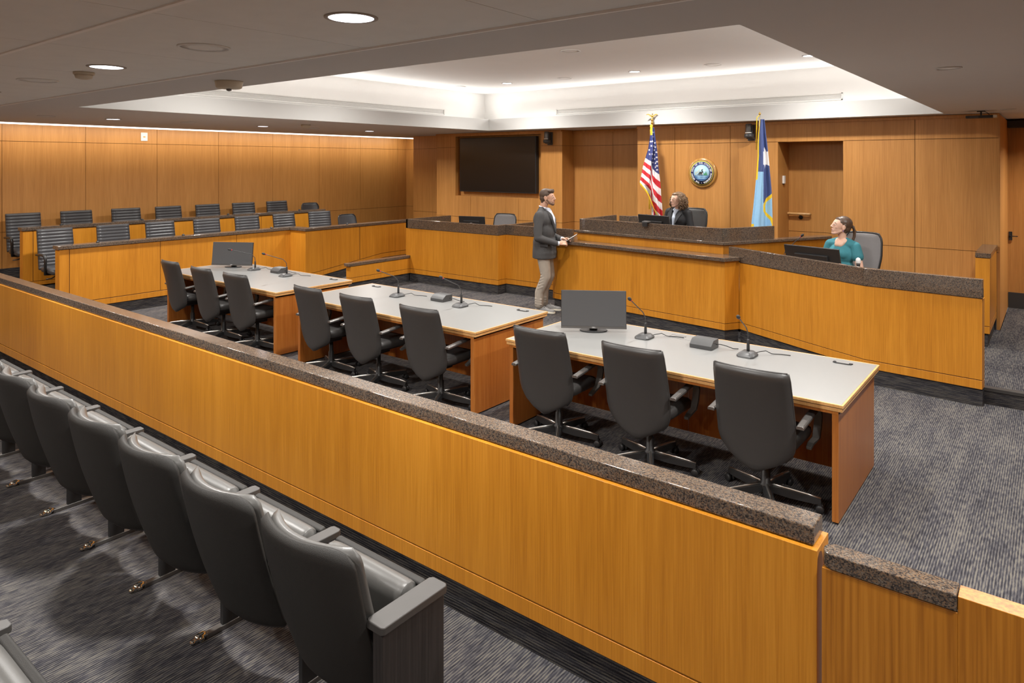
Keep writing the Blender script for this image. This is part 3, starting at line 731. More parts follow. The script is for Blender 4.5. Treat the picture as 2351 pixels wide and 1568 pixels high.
# ================================================================== GALLERY SEATS
def gallery_seat(end=False):
    t = thing('gallery_chair', '', 'chair')
    wf = lambda v: interp(v, [(0, .47), (.04, .52), (.3, .545), (.7, .56), (.93, .552), (.975, .525), (1, .475)])
    yf = lambda v: .075-.175*v-.02*math.sin(v*math.pi)
    sh = shell(wf, yf, .245, .865, .045, curve=.075, nu=18, outline=lambda u, v: .012*abs(u)**2*v-.03*(abs(u)**6)*v*v)
    obj('back_shell', sh, 'shell', t)
    wf2 = lambda v: wf(v)-.03
    sh = shell(wf2, lambda v: yf(v)+.042, .30, .850, .055, curve=.072, nu=18)
    obj('back_cushion', sh, 'leatherg', t)
    # tipped-up seat: upholstered pad with a rolled top edge and boxed ends
    R_ = Matrix.Translation((0, .30, .44)) @ Matrix.Rotation(math.radians(12), 4, 'X')
    n = 20; mb = MB(); prof = []
    for k in range(n):
        q = 2*math.pi*k/n; c_, s_ = math.cos(q), math.sin(q)
        y = math.copysign(abs(c_)**.75, c_)*.056; z = math.copysign(abs(s_)**.6, s_)*.17
        if z > .05: y *= 1.12
        prof.append((y, z))
    xs_ = [-.235, -.232, -.215, -.205, -.20, -.195, -.1, 0, .1, .195, .20, .205, .215, .232, .235]
    sc_ = [.80, .90, .96, .98, .955, .99, 1, 1, 1, .99, .955, .98, .96, .90, .80]
    for x, s_ in zip(xs_, sc_):
        for y, z in prof: mb.v.append(tuple(R_ @ Vector((x, y*s_, z*(.97+.03*s_)))))
    for i in range(len(xs_)-1):
        for k in range(n): mb.f.append([i*n+k, i*n+(k+1) % n, (i+1)*n+(k+1) % n, (i+1)*n+k])
    mb.f += [list(range(n))[::-1], list(range((len(xs_)-1)*n, len(xs_)*n))]; mb.m = [0]*len(mb.f); mb.sm = [True]*len(mb.f)
    obj('seat_cushion', mb, 'leatherg', t)
    mb = MB().box(-.262, .262, .040, .075, -.17, .150).box(-.262, -.240, -.02, .06, -.17, .140).box(.240, .262, -.02, .06, -.17, .140).xf(R_)
    obj('seat_pan', mb, 'shell', t, bevel=.015)
    return t
def seat_frame(t, x, y, end=False):
    D = (-x, -y, 0)
    p = [(-.03, -.15), (-.022, -.16), (.022, -.16), (.03, -.15), (.03, .155), (.022, .17), (-.022, .17), (-.03, .155)]
    if end: p = [(a*1.55, b) for a, b in p]
    obj('arm_pad', MB().prism(p, .575, .605).shift(D), 'armpad', t, bevel=.006)
    if end: obj('end_panel', MB().box(-.022, .03, -.145, .16, .01, .575).shift(D), 'darkwood', t, bevel=.003)
    mb = MB().box(-.012, .012, -.02, .06, .02, .50).box(-.012, .012, -.06, .10, .50, .575)
    obj('bracket', mb.shift(D), 'plastic', t)
    obj('foot_bar', MB().box(-.016, .016, -.10, .20, .0, .022).shift(D), 'darkalu', t, bevel=.003)
    mb = MB().tube([(0, -.09, .012), (0, -.115, .022), (0, -.135, .018), (0, -.155, .006)], [.013, .016, .018, .012], 10)
    mb.tube([(-.02, -.125, .014), (.02, -.125, .014)], .013, 10).ell((0, -.16, .012), (.014, .014, .01), 8)
    obj('foot_cap', mb.shift(D), 'chrome', t)
GP = .623
ge = gallery_seat(); seat_frame(ge, .3115, .195, True)
ge.location = (-2.175, 1.56, 0); ge['label'] = 'tip-up gallery chair with grey cushion closed by a dark wood end panel'; ge['group'] = 'front row of gallery chairs'
g0 = gallery_seat(); seat_frame(g0, .3115, .195)
pos = ['second from the end panel', 'third from the end panel', 'fourth from the end panel', 'fifth from the end panel', 'sixth from the end panel', 'seventh from the end panel', 'eighth from the end panel, cut by the photo edge']
for k in range(7):
    x = -2.175-GP*(k+1); lb = 'tip-up gallery chair with grey cushion, '+pos[k]
    if k == 0: g0.location = (x, 1.56, 0); g0['label'] = lb; g0['group'] = 'front row of gallery chairs'
    else: dup(g0, (x, 1.56, 0), 0, lb)
dup(g0, (-3.187, .46, 0), 0, 'tip-up gallery chair of the second row, its armrest in the bottom left corner', 'second row of gallery chairs')
dup(g0, (-2.564, .46, 0), 0, 'tip-up gallery chair of the second row, its cushion in the bottom left corner', 'second row of gallery chairs')

# ================================================================== ELECTRONICS AND FITTINGS
def text_mb(s, size, depth=.001, bold=False, M4=None, spacing=1.):
    cu = bpy.data.curves.new('txt', 'FONT'); cu.body = s; cu.size = size; cu.extrude = depth; cu.align_x = 'CENTER'; cu.align_y = 'CENTER'; cu.space_character = spacing
    if bold: cu.offset = size*.02
    o = bpy.data.objects.new('txt', cu); C.objects.link(o)
    bpy.context.view_layer.update()
    me = o.evaluated_get(bpy.context.evaluated_depsgraph_get()).to_mesh()
    mb = MB(); vs = [v.co.copy() for v in me.vertices]
    if M4: vs = [M4 @ v for v in vs]
    mb.add(vs, [list(p.vertices) for p in me.polygons])
    bpy.data.objects.remove(o); bpy.data.curves.remove(cu)
    return mb
def monitor(label, x, y, z, rz, w_=.56, h_=.33, tilt=8, logo='front', zb=.03):
    """screen faces local -Y"""
    t = thing('monitor', label, 'monitor', (x, y, z), rz)
    R_ = Matrix.Translation((0, 0, zb)) @ Matrix.Rotation(-math.radians(tilt), 4, 'X')
    obj('housing', MB().box(-w_/2, w_/2, 0, .022, 0, h_).box(-w_*.3, w_*.3, .02, .05, h_*.15, h_*.75).xf(R_), 'plastic', t, bevel=.004)
    obj('screen', MB().box(-w_/2+.004, w_/2-.004, -.0025, .001, .020, h_-.004).xf(R_), 'screen', t)
    obj('bottom_bezel', MB().box(-w_/2, w_/2, -.004, .002, 0, .019).xf(R_), 'darkalu', t)
    pts = [(.12*math.cos(q)*1.0, .05+.085*math.sin(q)) for q in [2*math.pi*k/20 for k in range(20)]]
    obj('stand_base', MB().prism(pts, 0, .010), 'plastic', t, bevel=.003)
    obj('stand_neck', MB().box(-.035, .035, .055, .085, .008, zb+.12).box(-.05, .05, .03, .08, .05, .14), 'plastic', t, bevel=.004)
    obj('logo', text_mb('DELL', .014, .0006, True, R_ @ Matrix.Translation((0, -.0045, .0095)) @ Matrix.Rotation(math.pi/2, 4, 'X')), 'logo', t)
    if logo == 'back':
        B_ = R_ @ Matrix.Translation((0, .0505, h_*.52)) @ Matrix.Rotation(math.pi, 4, 'Z') @ Matrix.Rotation(math.pi/2, 4, 'X')
        mb = text_mb('DELL', .026, .001, True, B_)
        n = 32
        for k in range(n):
            a, b = 2*math.pi*k/n, 2*math.pi*(k+1)/n
            q = [(r_*math.cos(u), r_*math.sin(u)) for r_, u in ((.034, a), (.039, a), (.039, b), (.034, b))]
            mb.prism(q, 0, .001, M4=B_)
        obj('back_logo', mb, 'logo', t)
    return t
TZ = .7365
monitor('widescreen monitor standing on the nearest counsel table, screen towards the gallery', -3.17, 5.18, TZ, math.radians(33), .565, .325)
monitor('widescreen monitor standing on the farthest counsel table in front of the jury rail', -9.13, 5.24, TZ, math.radians(31), .60, .325)
monitor('monitor seen from behind on the left clerk desk, round logo on its back', -8.42, 9.56, .91, math.radians(180+14), .53, .31, 9, 'back', .02)
monitor('monitor seen from behind in front of the woman in the black blazer', -4.53, 9.12, 1.195, math.radians(180-13), .55, .32, 12, 'none', -.045)
monitor('large black monitor seen from behind in front of the woman in teal', -2.22, 8.53, .91, math.radians(180-14), .66, .345, 16, 'none', .0)

def gooseneck(label, base, head, group=None, zb=TZ, cable=None):
    bx, by = base; t = thing('gooseneck_microphone', label, 'microphone', (bx, by, zb), 0, group)
    mb = MB()
    rings = [(.065, .075, 0), (.065, .075, .012), (.056, .064, .022), (.040, .045, .034)]
    for k, (a, b, z) in enumerate(rings):
        yo = .012*k/3
        for u, v in ((-1, -.7), (-.7, -1), (.7, -1), (1, -.7), (1, .7), (.7, 1), (-.7, 1), (-1, .7)): mb.v.append((u*a, v*b+yo, z))
    for i in range(3):
        for j in range(8): mb.f.append([i*8+j, i*8+(j+1) % 8, (i+1)*8+(j+1) % 8, (i+1)*8+j])
    mb.f += [list(range(8))[::-1], list(range(24, 32))]; mb.m = [0]*len(mb.f); mb.sm = [False]*len(mb.f)
    obj('mic_base', mb, 'plastic2', t, bevel=.003)
    obj('talk_button', MB().box(-.02, .02, -.035, -.012, .026, .032), 'alu', t)
    h = Vector((head[0]-bx, head[1]-by, head[2]-zb))
    obj('grip', MB().lathe([(.011, .03), (.012, .05), (.010, .115), (.006, .125)], (0, .02, 0), 14), 'plastic', t)
    p = [Vector((0, .02, .12)), Vector((h.x*.0, .015, .17)), Vector((h.x*.12, .0+h.y*.12, .22))]
    e = h; q0 = p[-1]
    pts = [p[0], p[1], p[2]]+[q0+(e-q0)*k/5 for k in range(1, 6)]
    obj('gooseneck', MB().tube(pts, .0042, 8), 'plastic2', t)
    d = (e-q0).normalized()
    obj('ring', MB().tube([e-d*.001, e+d*.009], .0085, 12), 'red', t)
    obj('windscreen', MB().tube([e+d*.008, e+d*.016, e+d*.03, e+d*.045, e+d*.054, e+d*.058], [.007, .012, .0145, .013, .007, .001], 12), 'rubber', t)
    if cable:
        obj('cable', MB().tube([(c[0]-bx, c[1]-by, c[2]) for c in cable], .0032, 6), 'rubber', t)
    return t
def cb(bx, by, dx=.16, dy=.2):
    return [(bx+.03, by+.07, .012), (bx+.06, by+.10, .02), (bx+.10, by+.12, .03), (bx+.14, by+.13, .012), (bx+.15, by+.16, .005), (bx+.20, by+.19, .004), (bx+.26, by+.20, .004)]
GM = 'gooseneck microphones on the counsel tables'
for lb, b_, h_ in (('left gooseneck microphone on the nearest table, just right of its monitor', (-2.73, 5.27), (-2.72, 5.02, 1.09)),
                   ('right gooseneck microphone on the nearest table, beside the black desk box', (-1.86, 5.26), (-1.83, 5.01, 1.07)),
                   ('left gooseneck microphone on the middle table', (-5.72, 5.23), (-5.71, 4.98, 1.045)),
                   ('right gooseneck microphone on the middle table, beside the black desk box', (-4.81, 5.26), (-4.82, 5.02, 1.055)),
                   ('gooseneck microphone crossing the monitor on the farthest table', (-8.68, 5.31), (-8.77, 5.04, 1.03)),
                   ('gooseneck microphone in front of the black box on the farthest table', (-7.88, 5.27), (-7.93, 5.02, 1.04))):
    gooseneck(lb, b_, h_, GM, cable=cb(*b_))
gooseneck('red-ringed gooseneck microphone rising behind the monitor of the woman in teal', (-2.66, 8.80), (-2.44, 8.72, 1.315), zb=.91)
gooseneck('gooseneck microphone peeking above the monitor of the woman in the blazer', (-4.98, 9.12), (-4.78, 9.22, 1.435), zb=1.195)
def desk_box(label, x, y, rz, group):
    t = thing('desk_box', label, 'desk box', (x, y, TZ), rz, group)
    mb = MB(); prof = [(-.075, 0), (-.075, .030), (-.025, .068), (.075, .068), (.075, 0)]
    n = len(prof); mb.v = [(-.09, a, b) for a, b in prof]+[(.09, a, b) for a, b in prof]
    mb.f = [list(range(n))[::-1], list(range(n, 2*n))]+[[i, (i+1) % n, n+(i+1) % n, n+i] for i in range(n)]; mb.m = [0]*len(mb.f); mb.sm = [False]*len(mb.f)
    obj('case', mb, 'plastic2', t, bevel=.003)
    obj('cable', MB().tube([(.09, .03, .03), (.12, .03, .035), (.17, .03, .03), (.215, .06, .01), (.24, .10, .004)], .0035, 6), 'rubber', t)
GB = 'black desk boxes on the counsel tables'
desk_box('black wedge-shaped box on the nearest counsel table', -2.22, 5.30, 0, GB)
desk_box('black wedge-shaped box on the middle counsel table', -5.18, 5.37, 0, GB)
desk_box('black wedge-shaped box on the farthest counsel table', -8.22, 5.40, 0, GB)
# hand microphone in a stand
t = thing('handheld_microphone', 'silver-headed handheld microphone standing upright behind the right granite band', 'microphone', (-1.66, 8.02, .91))
obj('stand', MB().lathe([(.05, 0), (.05, .008), (.01, .014), (.008, .06), (.017, .07), (.017, .10)], n=18), 'plastic', t)
obj('body', MB().lathe([(.011, .08), (.015, .12), (.019, .22), (.021, .235)], n=18), 'plastic', t)
obj('head_grille', MB().lathe([(.021, .235), (.024, .240), (.024, .246), (.026, .262), (.023, .28), (.013, .292), (.002, .296)], n=18), 'logo', t)
t = thing('paper_sheet', 'small white paper lying behind the right granite band', 'paper', (-2.88, 8.86, .91))
obj('sheet', MB().box(-.10, .10, -.07, .07, .0, .04), 'paper', t)
# web camera on the judge parapet
t = thing('document_camera', 'small black device sitting on the granite top of the central bench', 'camera', (-4.47, 8.685, 1.375), math.radians(-6))
obj('body', MB().box(-.045, .045, -.05, .05, .003, .028), 'plastic2', t, bevel=.01)
obj('clip', MB().box(-.035, .035, -.052, -.030, -.045, .01), 'plastic', t, bevel=.003)
# little button posts on jury rails
for k, (x, y, z, rail) in enumerate([(-12.05, 4.12, 1.25, 'rear'), (-12.05, 5.32, 1.25, 'rear'), (-12.05, 6.85, 1.25, 'rear'), (-12.05, 8.38, 1.25, 'rear'), (-10.92, 4.2, 1.055, 'front'), (-10.92, 5.45, 1.055, 'front'), (-10.92, 7.02, 1.055, 'front'), (-10.50, 8.35, 1.055, 'front')]):
    t = thing('rail_button', 'small black button stud on top of the %s jury rail, %s along it' % (rail, ['nearest the gallery', 'second', 'third', 'farthest'][k % 4]), 'button', (x, y, z), 0, 'button studs on the jury rails')
    obj('stud', MB().lathe([(.022, 0), (.022, .010), (.014, .022), (.002, .026)], n=14), 'plastic', t)
# television
t = thing('television', 'large black wall television in a recess on the back wall', 'television', (-8.79, 10.78, 2.165))
obj('housing', MB().box(-.98, .98, -.11, -.02, -.545, .555), 'plastic', t, bevel=.006)
obj('screen', MB().box(-.965, .965, -.1125, -.108, -.528, .543), 'tvscreen', t)
def ptz(label, x, y, rz):
    t = thing('wall_camera', label, 'camera', (x, y, 2.68), rz)
    obj('bracket', MB().box(-.055, .055, -.02, 0, -.14, .10).box(-.04, .06, -.12, 0, -.115, -.095), 'plastic2', t, bevel=.004)
    obj('base', MB().lathe([(.062, -.10), (.070, -.085), (.07, -.045), (.055, -.04)], (0, -.11, 0), 24), 'plastic2', t)
    obj('head', MB().lathe([(.048, -.03), (.052, -.02), (.045, .10), (.040, .11)], (-.005, -.11, 0), 24), 'darkalu', t)
    obj('ring', MB().lathe([(.053, -.032), (.0535, -.020), (.051, -.018)], (-.005, -.11, 0), 24), 'whiteplastic', t)
    obj('side_arm', MB().box(.045, .062, -.14, -.08, -.05, .07), 'plastic', t, bevel=.004)
ptz('dark swivel camera on the wall to the right of the television', -7.46, 10.65, 0)
ptz('dark swivel camera high on the wall beside the blue flag', -3.62, 10.43, 0)
t = thing('ceiling_sensor_bar', 'black bar-shaped device hanging from the ceiling above the right wall', 'projector', (-.72, 9.9, ZC))
obj('mount', MB().box(-.04, .04, -.03, .03, -.01, 0).box(-.008, .008, -.008, .008, -.055, 0).tube([(.03, 0, -.005), (.07, 0, -.03), (.08, 0, -.05)], .004, 6), 'plastic', t)
obj('body', MB().box(-.15, .12, -.06, .06, -.085, -.055).box(-.11, -.02, -.062, -.05, -.083, -.058, 1), ['plastic', 'plastic2'], t, bevel=.004)
obj('end_piece', MB().box(.12, .155, -.06, .06, -.083, -.054), 'cream', t)
t = thing('wall_plate', 'small white wall plate with an orange light high on the left wall', 'wall plate', (-13.0, 5.77, 2.68))
obj('plate', MB().box(0, .014, -.058, .058, -.075, .075), 'whiteplastic', t, bevel=.003)
M['orange'] = plain('orange', (.8, .3, .02), .5); obj('indicator', MB().box(.013, .017, -.02, .018, -.012, .006), 'orange', t)
t = thing('keypad', 'white keypad box on the side of the doorway by the blue flag', 'keypad', (-3.236, 10.67, 1.96))
obj('box', MB().box(0, .028, -.035, .035, -.062, .055), 'whiteplastic', t, bevel=.004)
obj('sensor', MB().box(.0, .02, -.02, .02, -.075, -.062), 'plastic', t)
t = thing('handrail', 'short round wooden handrail on the wall inside the doorway', 'handrail', (-3.06, 10.90, 1.42))
obj('rail', MB().tube([(-.6, 0, .02), (.13, 0, .02), (.15, .02, .02)], .02, 12), 'edge', t)
obj('bracket', MB().tube([(0, .0, 0), (0, .02, -.03), (0, .06, -.035)], .009, 8).lathe([(.03, .04), (.03, .058), (.01, .06)], (0, 0, -.035), 16, axis='Y'), 'plastic', t)
t = thing('door_lever', 'dark lever and pull on the wood wall of the right corridor', 'door handle', (-.50, 12.15, 1.17))
obj('lever', MB().box(-.05, .05, -.06, -.045, -.006, .006).box(-.05, -.03, -.06, 0, -.008, .008), 'plastic', t, bevel=.002)
obj('escutcheon', MB().box(-.055, -.015, -.008, 0, -.06, .06), 'plastic', t)

# ceiling fittings
def fitting(kind, label, x, y, z, r, group=None):
    if kind == 'light':
        t = thing('recessed_downlight', label, 'ceiling light', (x, y, z), 0, group)
        n = 32
        obj('trim_ring', MB().lathe([(r, 0), (r, -.004), (r*.86, -.006), (r*.84, .0), (r*.84, -.001)], n=n), 'plaster', t)
        obj('reflector', MB().lathe([(r*.84, -.0035), (r*.83, -.004), (r*.2, -.0038)], n=n), 'lens', t)
    elif kind == 'speaker':
        t = thing('ceiling_speaker', label, 'ceiling speaker', (x, y, z), 0, group)
        obj('rim', MB().lathe([(r, 0), (r, -.005), (r*.93, -.009), (r*.90, -.004), (r*.88, -.002)], n=36), M['tile'] if z > 2.825 and z < 3 else ('white' if z > 3 else 'drywall'), t)
        obj('grille', MB().lathe([(r*.88, -.003), (r*.5, -.004), (.01, -.004)], n=36), 'tile' if z < 3 else 'white', t)
    return t
GL = 'recessed downlights in the near tiled ceiling'
fitting('light', 'large round downlight in the near ceiling at the top of the photo', -2.40, 1.93, 2.83, .115, GL)
fitting('light', 'round downlight in the near ceiling, left, behind the small white detector', -4.88, 1.93, 2.83, .115, GL)
fitting('light', 'round downlight of the near ceiling cut by the left photo edge', -7.37, 1.93, 2.83, .115, GL)
GS = 'round ceiling speakers in the near tiled ceiling'
fitting('speaker', 'round flush ceiling speaker between the two near downlights', -3.64, 1.93, 2.83, .135, GS)
fitting('speaker', 'round flush ceiling speaker in the near ceiling by the left photo edge', -6.08, 1.92, 2.83, .135, GS)
GJ = 'downlights in the soffit above the jury box'
for (x, y), w_ in zip(LEFT_D[:3], ('nearest', 'middle', 'farthest')): fitting('light', 'small downlight in the dark soffit before the jury wall, %s of three' % w_, x, y, ZC, .10, GJ)
for (x, y), w_ in zip(((-10.38, 3.38), (-10.35, 5.24), (-10.3, 7.45)), ('nearest', 'middle', 'farthest')): fitting('speaker', 'flush speaker in the dark soffit before the jury wall, %s of three' % w_, x, y, ZC, .11, 'speakers in the soffit above the jury box')
GC = 'downlights in the high ceiling recess'
rows = {4.6: 'near', 6.9: 'middle', 9.15: 'far'}; cols = {-7.3: 'left', -4.9: 'centre', -2.45: 'right'}
for y in rows:
    for x in cols:
        if y == 9.15: fitting('light', 'small downlight in the bright ceiling recess, %s row, %s' % (rows[y], cols[x]), x, y, ZU, .09, GC)
for x, y, w_ in ((-8.29, 9.05, 'leftmost'), (-6.14, 9.16, 'left of centre'), (-3.71, 9.16, 'right of centre'), (-4.61, 7.0, 'nearest the gallery')): fitting('speaker', 'white flush speaker in the bright ceiling recess, '+w_, x, y, ZU, .12, 'speakers in the high ceiling recess')
for (x, y), lb in (((-.56, 5.3), 'tan round cover in the right ceiling soffit'), ((-.45, 9.75), 'small round cover in the ceiling over the right corridor')): fitting('speaker', lb, x, y, ZC, .075)
t = thing('ceiling_detector', 'cream round detector hanging from the soffit edge near the coffer', 'detector', (-4.93, 2.81, ZC))
obj('body', MB().lathe([(.102, 0), (.100, -.01), (.092, -.048), (.080, -.055), (.01, -.058)], n=32), 'cream', t)
obj('sensor_tip', MB().lathe([(.022, -.056), (.018, -.070), (.004, -.075)], n=16), 'darkalu', t)
t = thing('smoke_detector', 'small white smoke detector in the near ceiling on the left', 'detector', (-5.30, 1.95, 2.83))
obj('base', MB().lathe([(.065, 0), (.065, -.016), (.055, -.018)], n=28), 'cream', t)
obj('head', MB().lathe([(.058, -.016), (.050, -.042), (.02, -.050), (.002, -.050)], n=28), 'cream', t)
t = thing('smoke_detector', 'small white smoke detector under the far left soffit', 'detector', (-9.46, 6.7, ZC))
obj('body', MB().lathe([(.075, 0), (.075, -.02), (.06, -.05), (.03, -.06), (.002, -.06)], n=28), 'cream', t)

# ================================================================== SEAL
t = thing('state_seal', 'round painted seal with loon and lettering on a wooden disc on the back wall', 'seal', (-4.39, 10.43, 2.05))
M['sealwood'] = wood('seal wood', (.35, .16, .03), (.50, .26, .06), (.62, .35, .10), rough=.2, coat=.5)
SR = .235; FX = Matrix.Rotation(math.pi/2, 4, 'X')
def disc(r0, r1, y0, y1, n=64):
    return MB().lathe([(r0, -y0), (r1, -y1), (.001, -y1)], n=n, axis='Y')
obj('wood_disc', MB().lathe([(SR, 0), (SR, -.018), (SR-.012, -.030), (SR-.035, -.034), (.01, -.034)], n=64, axis='Y'), 'sealwood', t)
def ring(nm, r, y, col, c_=(0, 0)):
    M[nm] = plain(nm, col, .45); return obj(nm, MB().lathe([(r, -.03), (r, -y), (.001, -y)], (c_[0], 0, c_[1]), n=64, axis='Y'), nm, t)
ring('navy_rim', .196, .044, (.035, .03, .12)); ring('yellow_ring', .190, .0455, (.85, .72, .06)); ring('navy_band', .178, .047, (.04, .045, .15)); ring('blue_ring', .132, .048, (.12, .25, .45)); ring('sky', .124, .049, (.42, .68, .85))
M['sealwhite'] = plain('seal white', (.9, .9, .88), .5); M['sealdark'] = plain('seal dark', (.03, .03, .03), .5); M['sealgreen'] = plain('seal green', (.06, .28, .14), .5); M['sealyellow'] = plain('seal yellow', (.85, .72, .25), .5); M['sealblue'] = plain('seal deep blue', (.05, .14, .32), .5)
txt = '\u2022 THE GREAT SEAL OF THE STATE OF MINNESOTA '; mb = MB(); n = len(txt)
for i, chx in enumerate(txt):
    if chx == ' ': continue
    a = -math.pi/2-2*math.pi*i/n
    R_ = Matrix.Rotation(a-math.pi/2, 4, 'Y').inverted()
    L_ = Matrix.Translation((.155*math.cos(a), -.0485, .155*math.sin(a))) @ Matrix.Rotation(-(a-math.pi/2), 4, 'Y') @ FX
    q = text_mb(chx, .036, .0006, True, L_); b_ = len(mb.v); mb.v += q.v; mb.f += [[k+b_ for k in f] for f in q.f]; mb.m += q.m; mb.sm += q.sm
obj('lettering', mb, 'sealwhite', t)
def flat(nm, polys, mat, y):
    mb = MB()
    for p in polys: mb.prism([(a, b) for a, b in p], y, y+.0008, M4=FX)
    return obj(nm, mb, mat, t)
S_ = .001*.72
def sc(p): return [((a-880)*S_*.30, (820-b)*S_*.30) for a, b in p]
flat('water', [[(-.118, -.04), (.118, -.04), (.10, -.075), (.06, -.108), (0, -.123), (-.06, -.108), (-.10, -.075)]], 'sealblue', .0494)
flat('waves', [[(-.105, -.052), (-.05, -.046), (0, -.054), (.05, -.046), (.105, -.052), (.05, -.060), (0, -.062), (-.05, -.060)], [(-.085, -.078), (-.04, -.072), (0, -.079), (.04, -.072), (.085, -.078), (.04, -.087), (-.04, -.087)]], 'sky', .0502)
flat('loon', [[(.012, .058), (.028, .064), (.018, .052), (.020, .044), (.014, .036), (.028, .020), (.027, -.005), (.012, -.036), (.002, -.038), (-.003, -.010), (-.018, -.036), (-.026, -.036), (-.010, 0), (-.038, -.036), (-.046, -.036), (-.022, .006), (-.060, -.036), (-.067, -.034), (-.022, .026), (-.004, .012), (.004, .020), (-.002, .040), (.002, .054)]], 'sealdark', .0506)
flat('breast', [[(.010, -.010), (.018, .006), (.022, .002), (.018, -.016), (.010, -.028)]], 'sealwhite', .0512)
flat('pines', [[(.030, -.036), (.045, .004), (.054, -.016), (.074, .026), (.098, -.036)]], 'sealgreen', .0504)
st = []
for k in range(8): r_ = .024 if k % 2 == 0 else .006; a = math.pi/2*k/2; st.append((.050+r_*math.cos(a), .036+r_*math.sin(a)))
flat('star', [st], 'sealwhite', .0507)
flat('sun_rays', [[(-.085, .0), (-.080, .0), (-.035, .055), (-.038, .058)], [(-.070, -.005), (-.066, -.008), (-.012, .062), (-.015, .065)], [(-.098, -.03), (-.092, -.03), (-.088, .02), (-.094, .02)]], 'sealyellow', .0503)

# ================================================================== FLAGS
FL = {}
for nm, c_ in (('flagred', (.55, .02, .03)), ('flagwhite', (.82, .80, .80)), ('flagnavy', (.035, .045, .17)), ('mnnavy', (.06, .09, .24)), ('mnblue', (.30, .56, .82)), ('fringe', (.88, .60, .02))): M[nm] = plain(nm, c_, .75, bump=.2, bs=200)
RX, RY = math.cos(TH), math.sin(TH)            # the cloth hangs square to the photographer's side of the room
def lerp_rows(rows, y):
    for a, b in zip(rows[:-1], rows[1:]):
        if y <= b[0]:
            t_ = (y-a[0])/(b[0]-a[0]); return [a[k]+(b[k]-a[k])*t_ for k in range(1, len(a))]
    return list(rows[-1][1:])
def cloth(name, rows, fold, paint, mats, parent, nu=150, step=.0032, phase=0):
    """rows: (drop, left, right) in metres below/beside the pole top; fold(u, z) gives the depth of the pleats"""
    mb = MB(); z0, z1 = rows[0][0], rows[-1][0]; nv = int((z1-z0)/step)
    for i in range(nv+1):
        z = z0+(z1-z0)*i/nv; l_, r_ = lerp_rows(rows, z)
        for j in range(nu+1):
            u = j/nu; x = l_+(r_-l_)*u; d = fold(u, z)-.055
            mb.v.append((x*RX-d*RY*-1*-1, x*RY+d*RX*1, -z))
    for i in range(nv):
        z = z0+(z1-z0)*(i+.5)/nv; l_, r_ = lerp_rows(rows, z)
        for j in range(nu):
            x = l_+(r_-l_)*(j+.5)/nu; k = paint(x, z, (j+.5)/nu)
            if k is None: continue
            a = i*(nu+1)+j; mb.f.append([a, a+1, a+nu+2, a+nu+1]); mb.m.append(k); mb.sm.append(True)
    return obj(name, mb, mats, parent, solid=.003)
def star_in(x, y, cx, cy, r, sx=1., n=5, inner=.40, rot=0):
    dx, dy = (x-cx)/sx, y-cy; d = math.hypot(dx, dy)
    if d > r: return False
    a = (math.atan2(-dy, dx)-math.pi/2+rot) % (2*math.pi/n); a = min(a, 2*math.pi/n-a)
    # edge between outer tip (a=0) and inner vertex (a=pi/n)
    x1, y1 = r, 0; x2, y2 = r*inner*math.cos(math.pi/n), r*inner*math.sin(math.pi/n)
    px, py = d*math.cos(a), d*math.sin(a)
    return (x2-x1)*(py-y1)-(y2-y1)*(px-x1) <= 0 if False else ((x2-x1)*(py-y1)-(y2-y1)*(px-x1)) >= 0
# photo crop pixels -> metres at the flag's depth
def us(p): return ((p[0]-314)/5.6/145., (p[1]-195)/5.6/145.)
t = thing('american_flag', 'American flag with gold fringe and eagle finial on a pole behind the bench', 'flag', (-5.06, 10.0, 2.775))
pole = MB().tube([(.0, .03, -2.25), (.0, .03, .06)], .012, 12); obj('pole', pole, 'sealwood', t)
obj('pole_base', MB().lathe([(.14, -2.25), (.14, -2.23), (.05, -2.19), (.02, -2.12)], (0, .03, 0), 24), 'brass', t)
mb = MB().lathe([(.02, .05), (.022, .07), (.012, .085), (.018, .10), (.020, .12), (.010, .14), (.012, .16)], (0, .03, 0), 16)
mb.ell((0, .03, .175), (.016, .014, .03), 10).ell((.012, .02, .205), (.010, .009, .010), 8)
for s in (-1, 1):
    w0 = [(0, .17), (.03, .195), (.055, .21), (.08, .205), (.095, .19), (.07, .193), (.05, .185), (.03, .168), (.01, .15)]
    for (a, b), (c_, d_) in zip(w0[:5], w0[5:][::-1]+[w0[5]]): pass
    vs = [(s*a*RX, .03+s*a*RY, b) for a, b in w0]; n_ = len(vs); b0 = len(mb.v)
    mb.v += [(v[0], v[1]-.006, v[2]) for v in vs]+[(v[0], v[1]+.006, v[2]) for v in vs]
    F_ = [list(range(n_)), list(range(n_, 2*n_))[::-1]]+[[i, (i+1) % n_, n_+(i+1) % n_, n_+i] for i in range(n_)]
    mb.f += [[k+b0 for k in f] for f in F_]; mb.m += [0]*len(F_); mb.sm += [False]*len(F_)
obj('eagle_finial', mb, 'brass', t)
rowsU = [(us((0, y))[1], us((l, 0))[0], us((r, 0))[0]) for y, l, r in ((205, 303, 338), (235, 300, 345), (330, 290, 355), (480, 270, 375), (580, 240, 382), (700, 205, 390), (800, 185, 400), (910, 162, 414), (935, 165, 416), (990, 215, 420), (1060, 262, 424), (1110, 285, 430), (1200, 318, 438), (1290, 358, 444), (1365, 400, 448))]
STR = []
for a_, b_ in ((330, 268), (330, 325), (318, 382), (352, 400), (305, 440), (340, 440), (282, 490), (345, 492), (285, 545), (312, 545), (350, 552), (318, 600), (352, 605), (375, 585), (328, 652), (362, 660), (378, 640), (378, 694), (362, 712), (300, 385), (380, 745), (358, 455), (372, 520)): STR.append(us((a_, b_)))
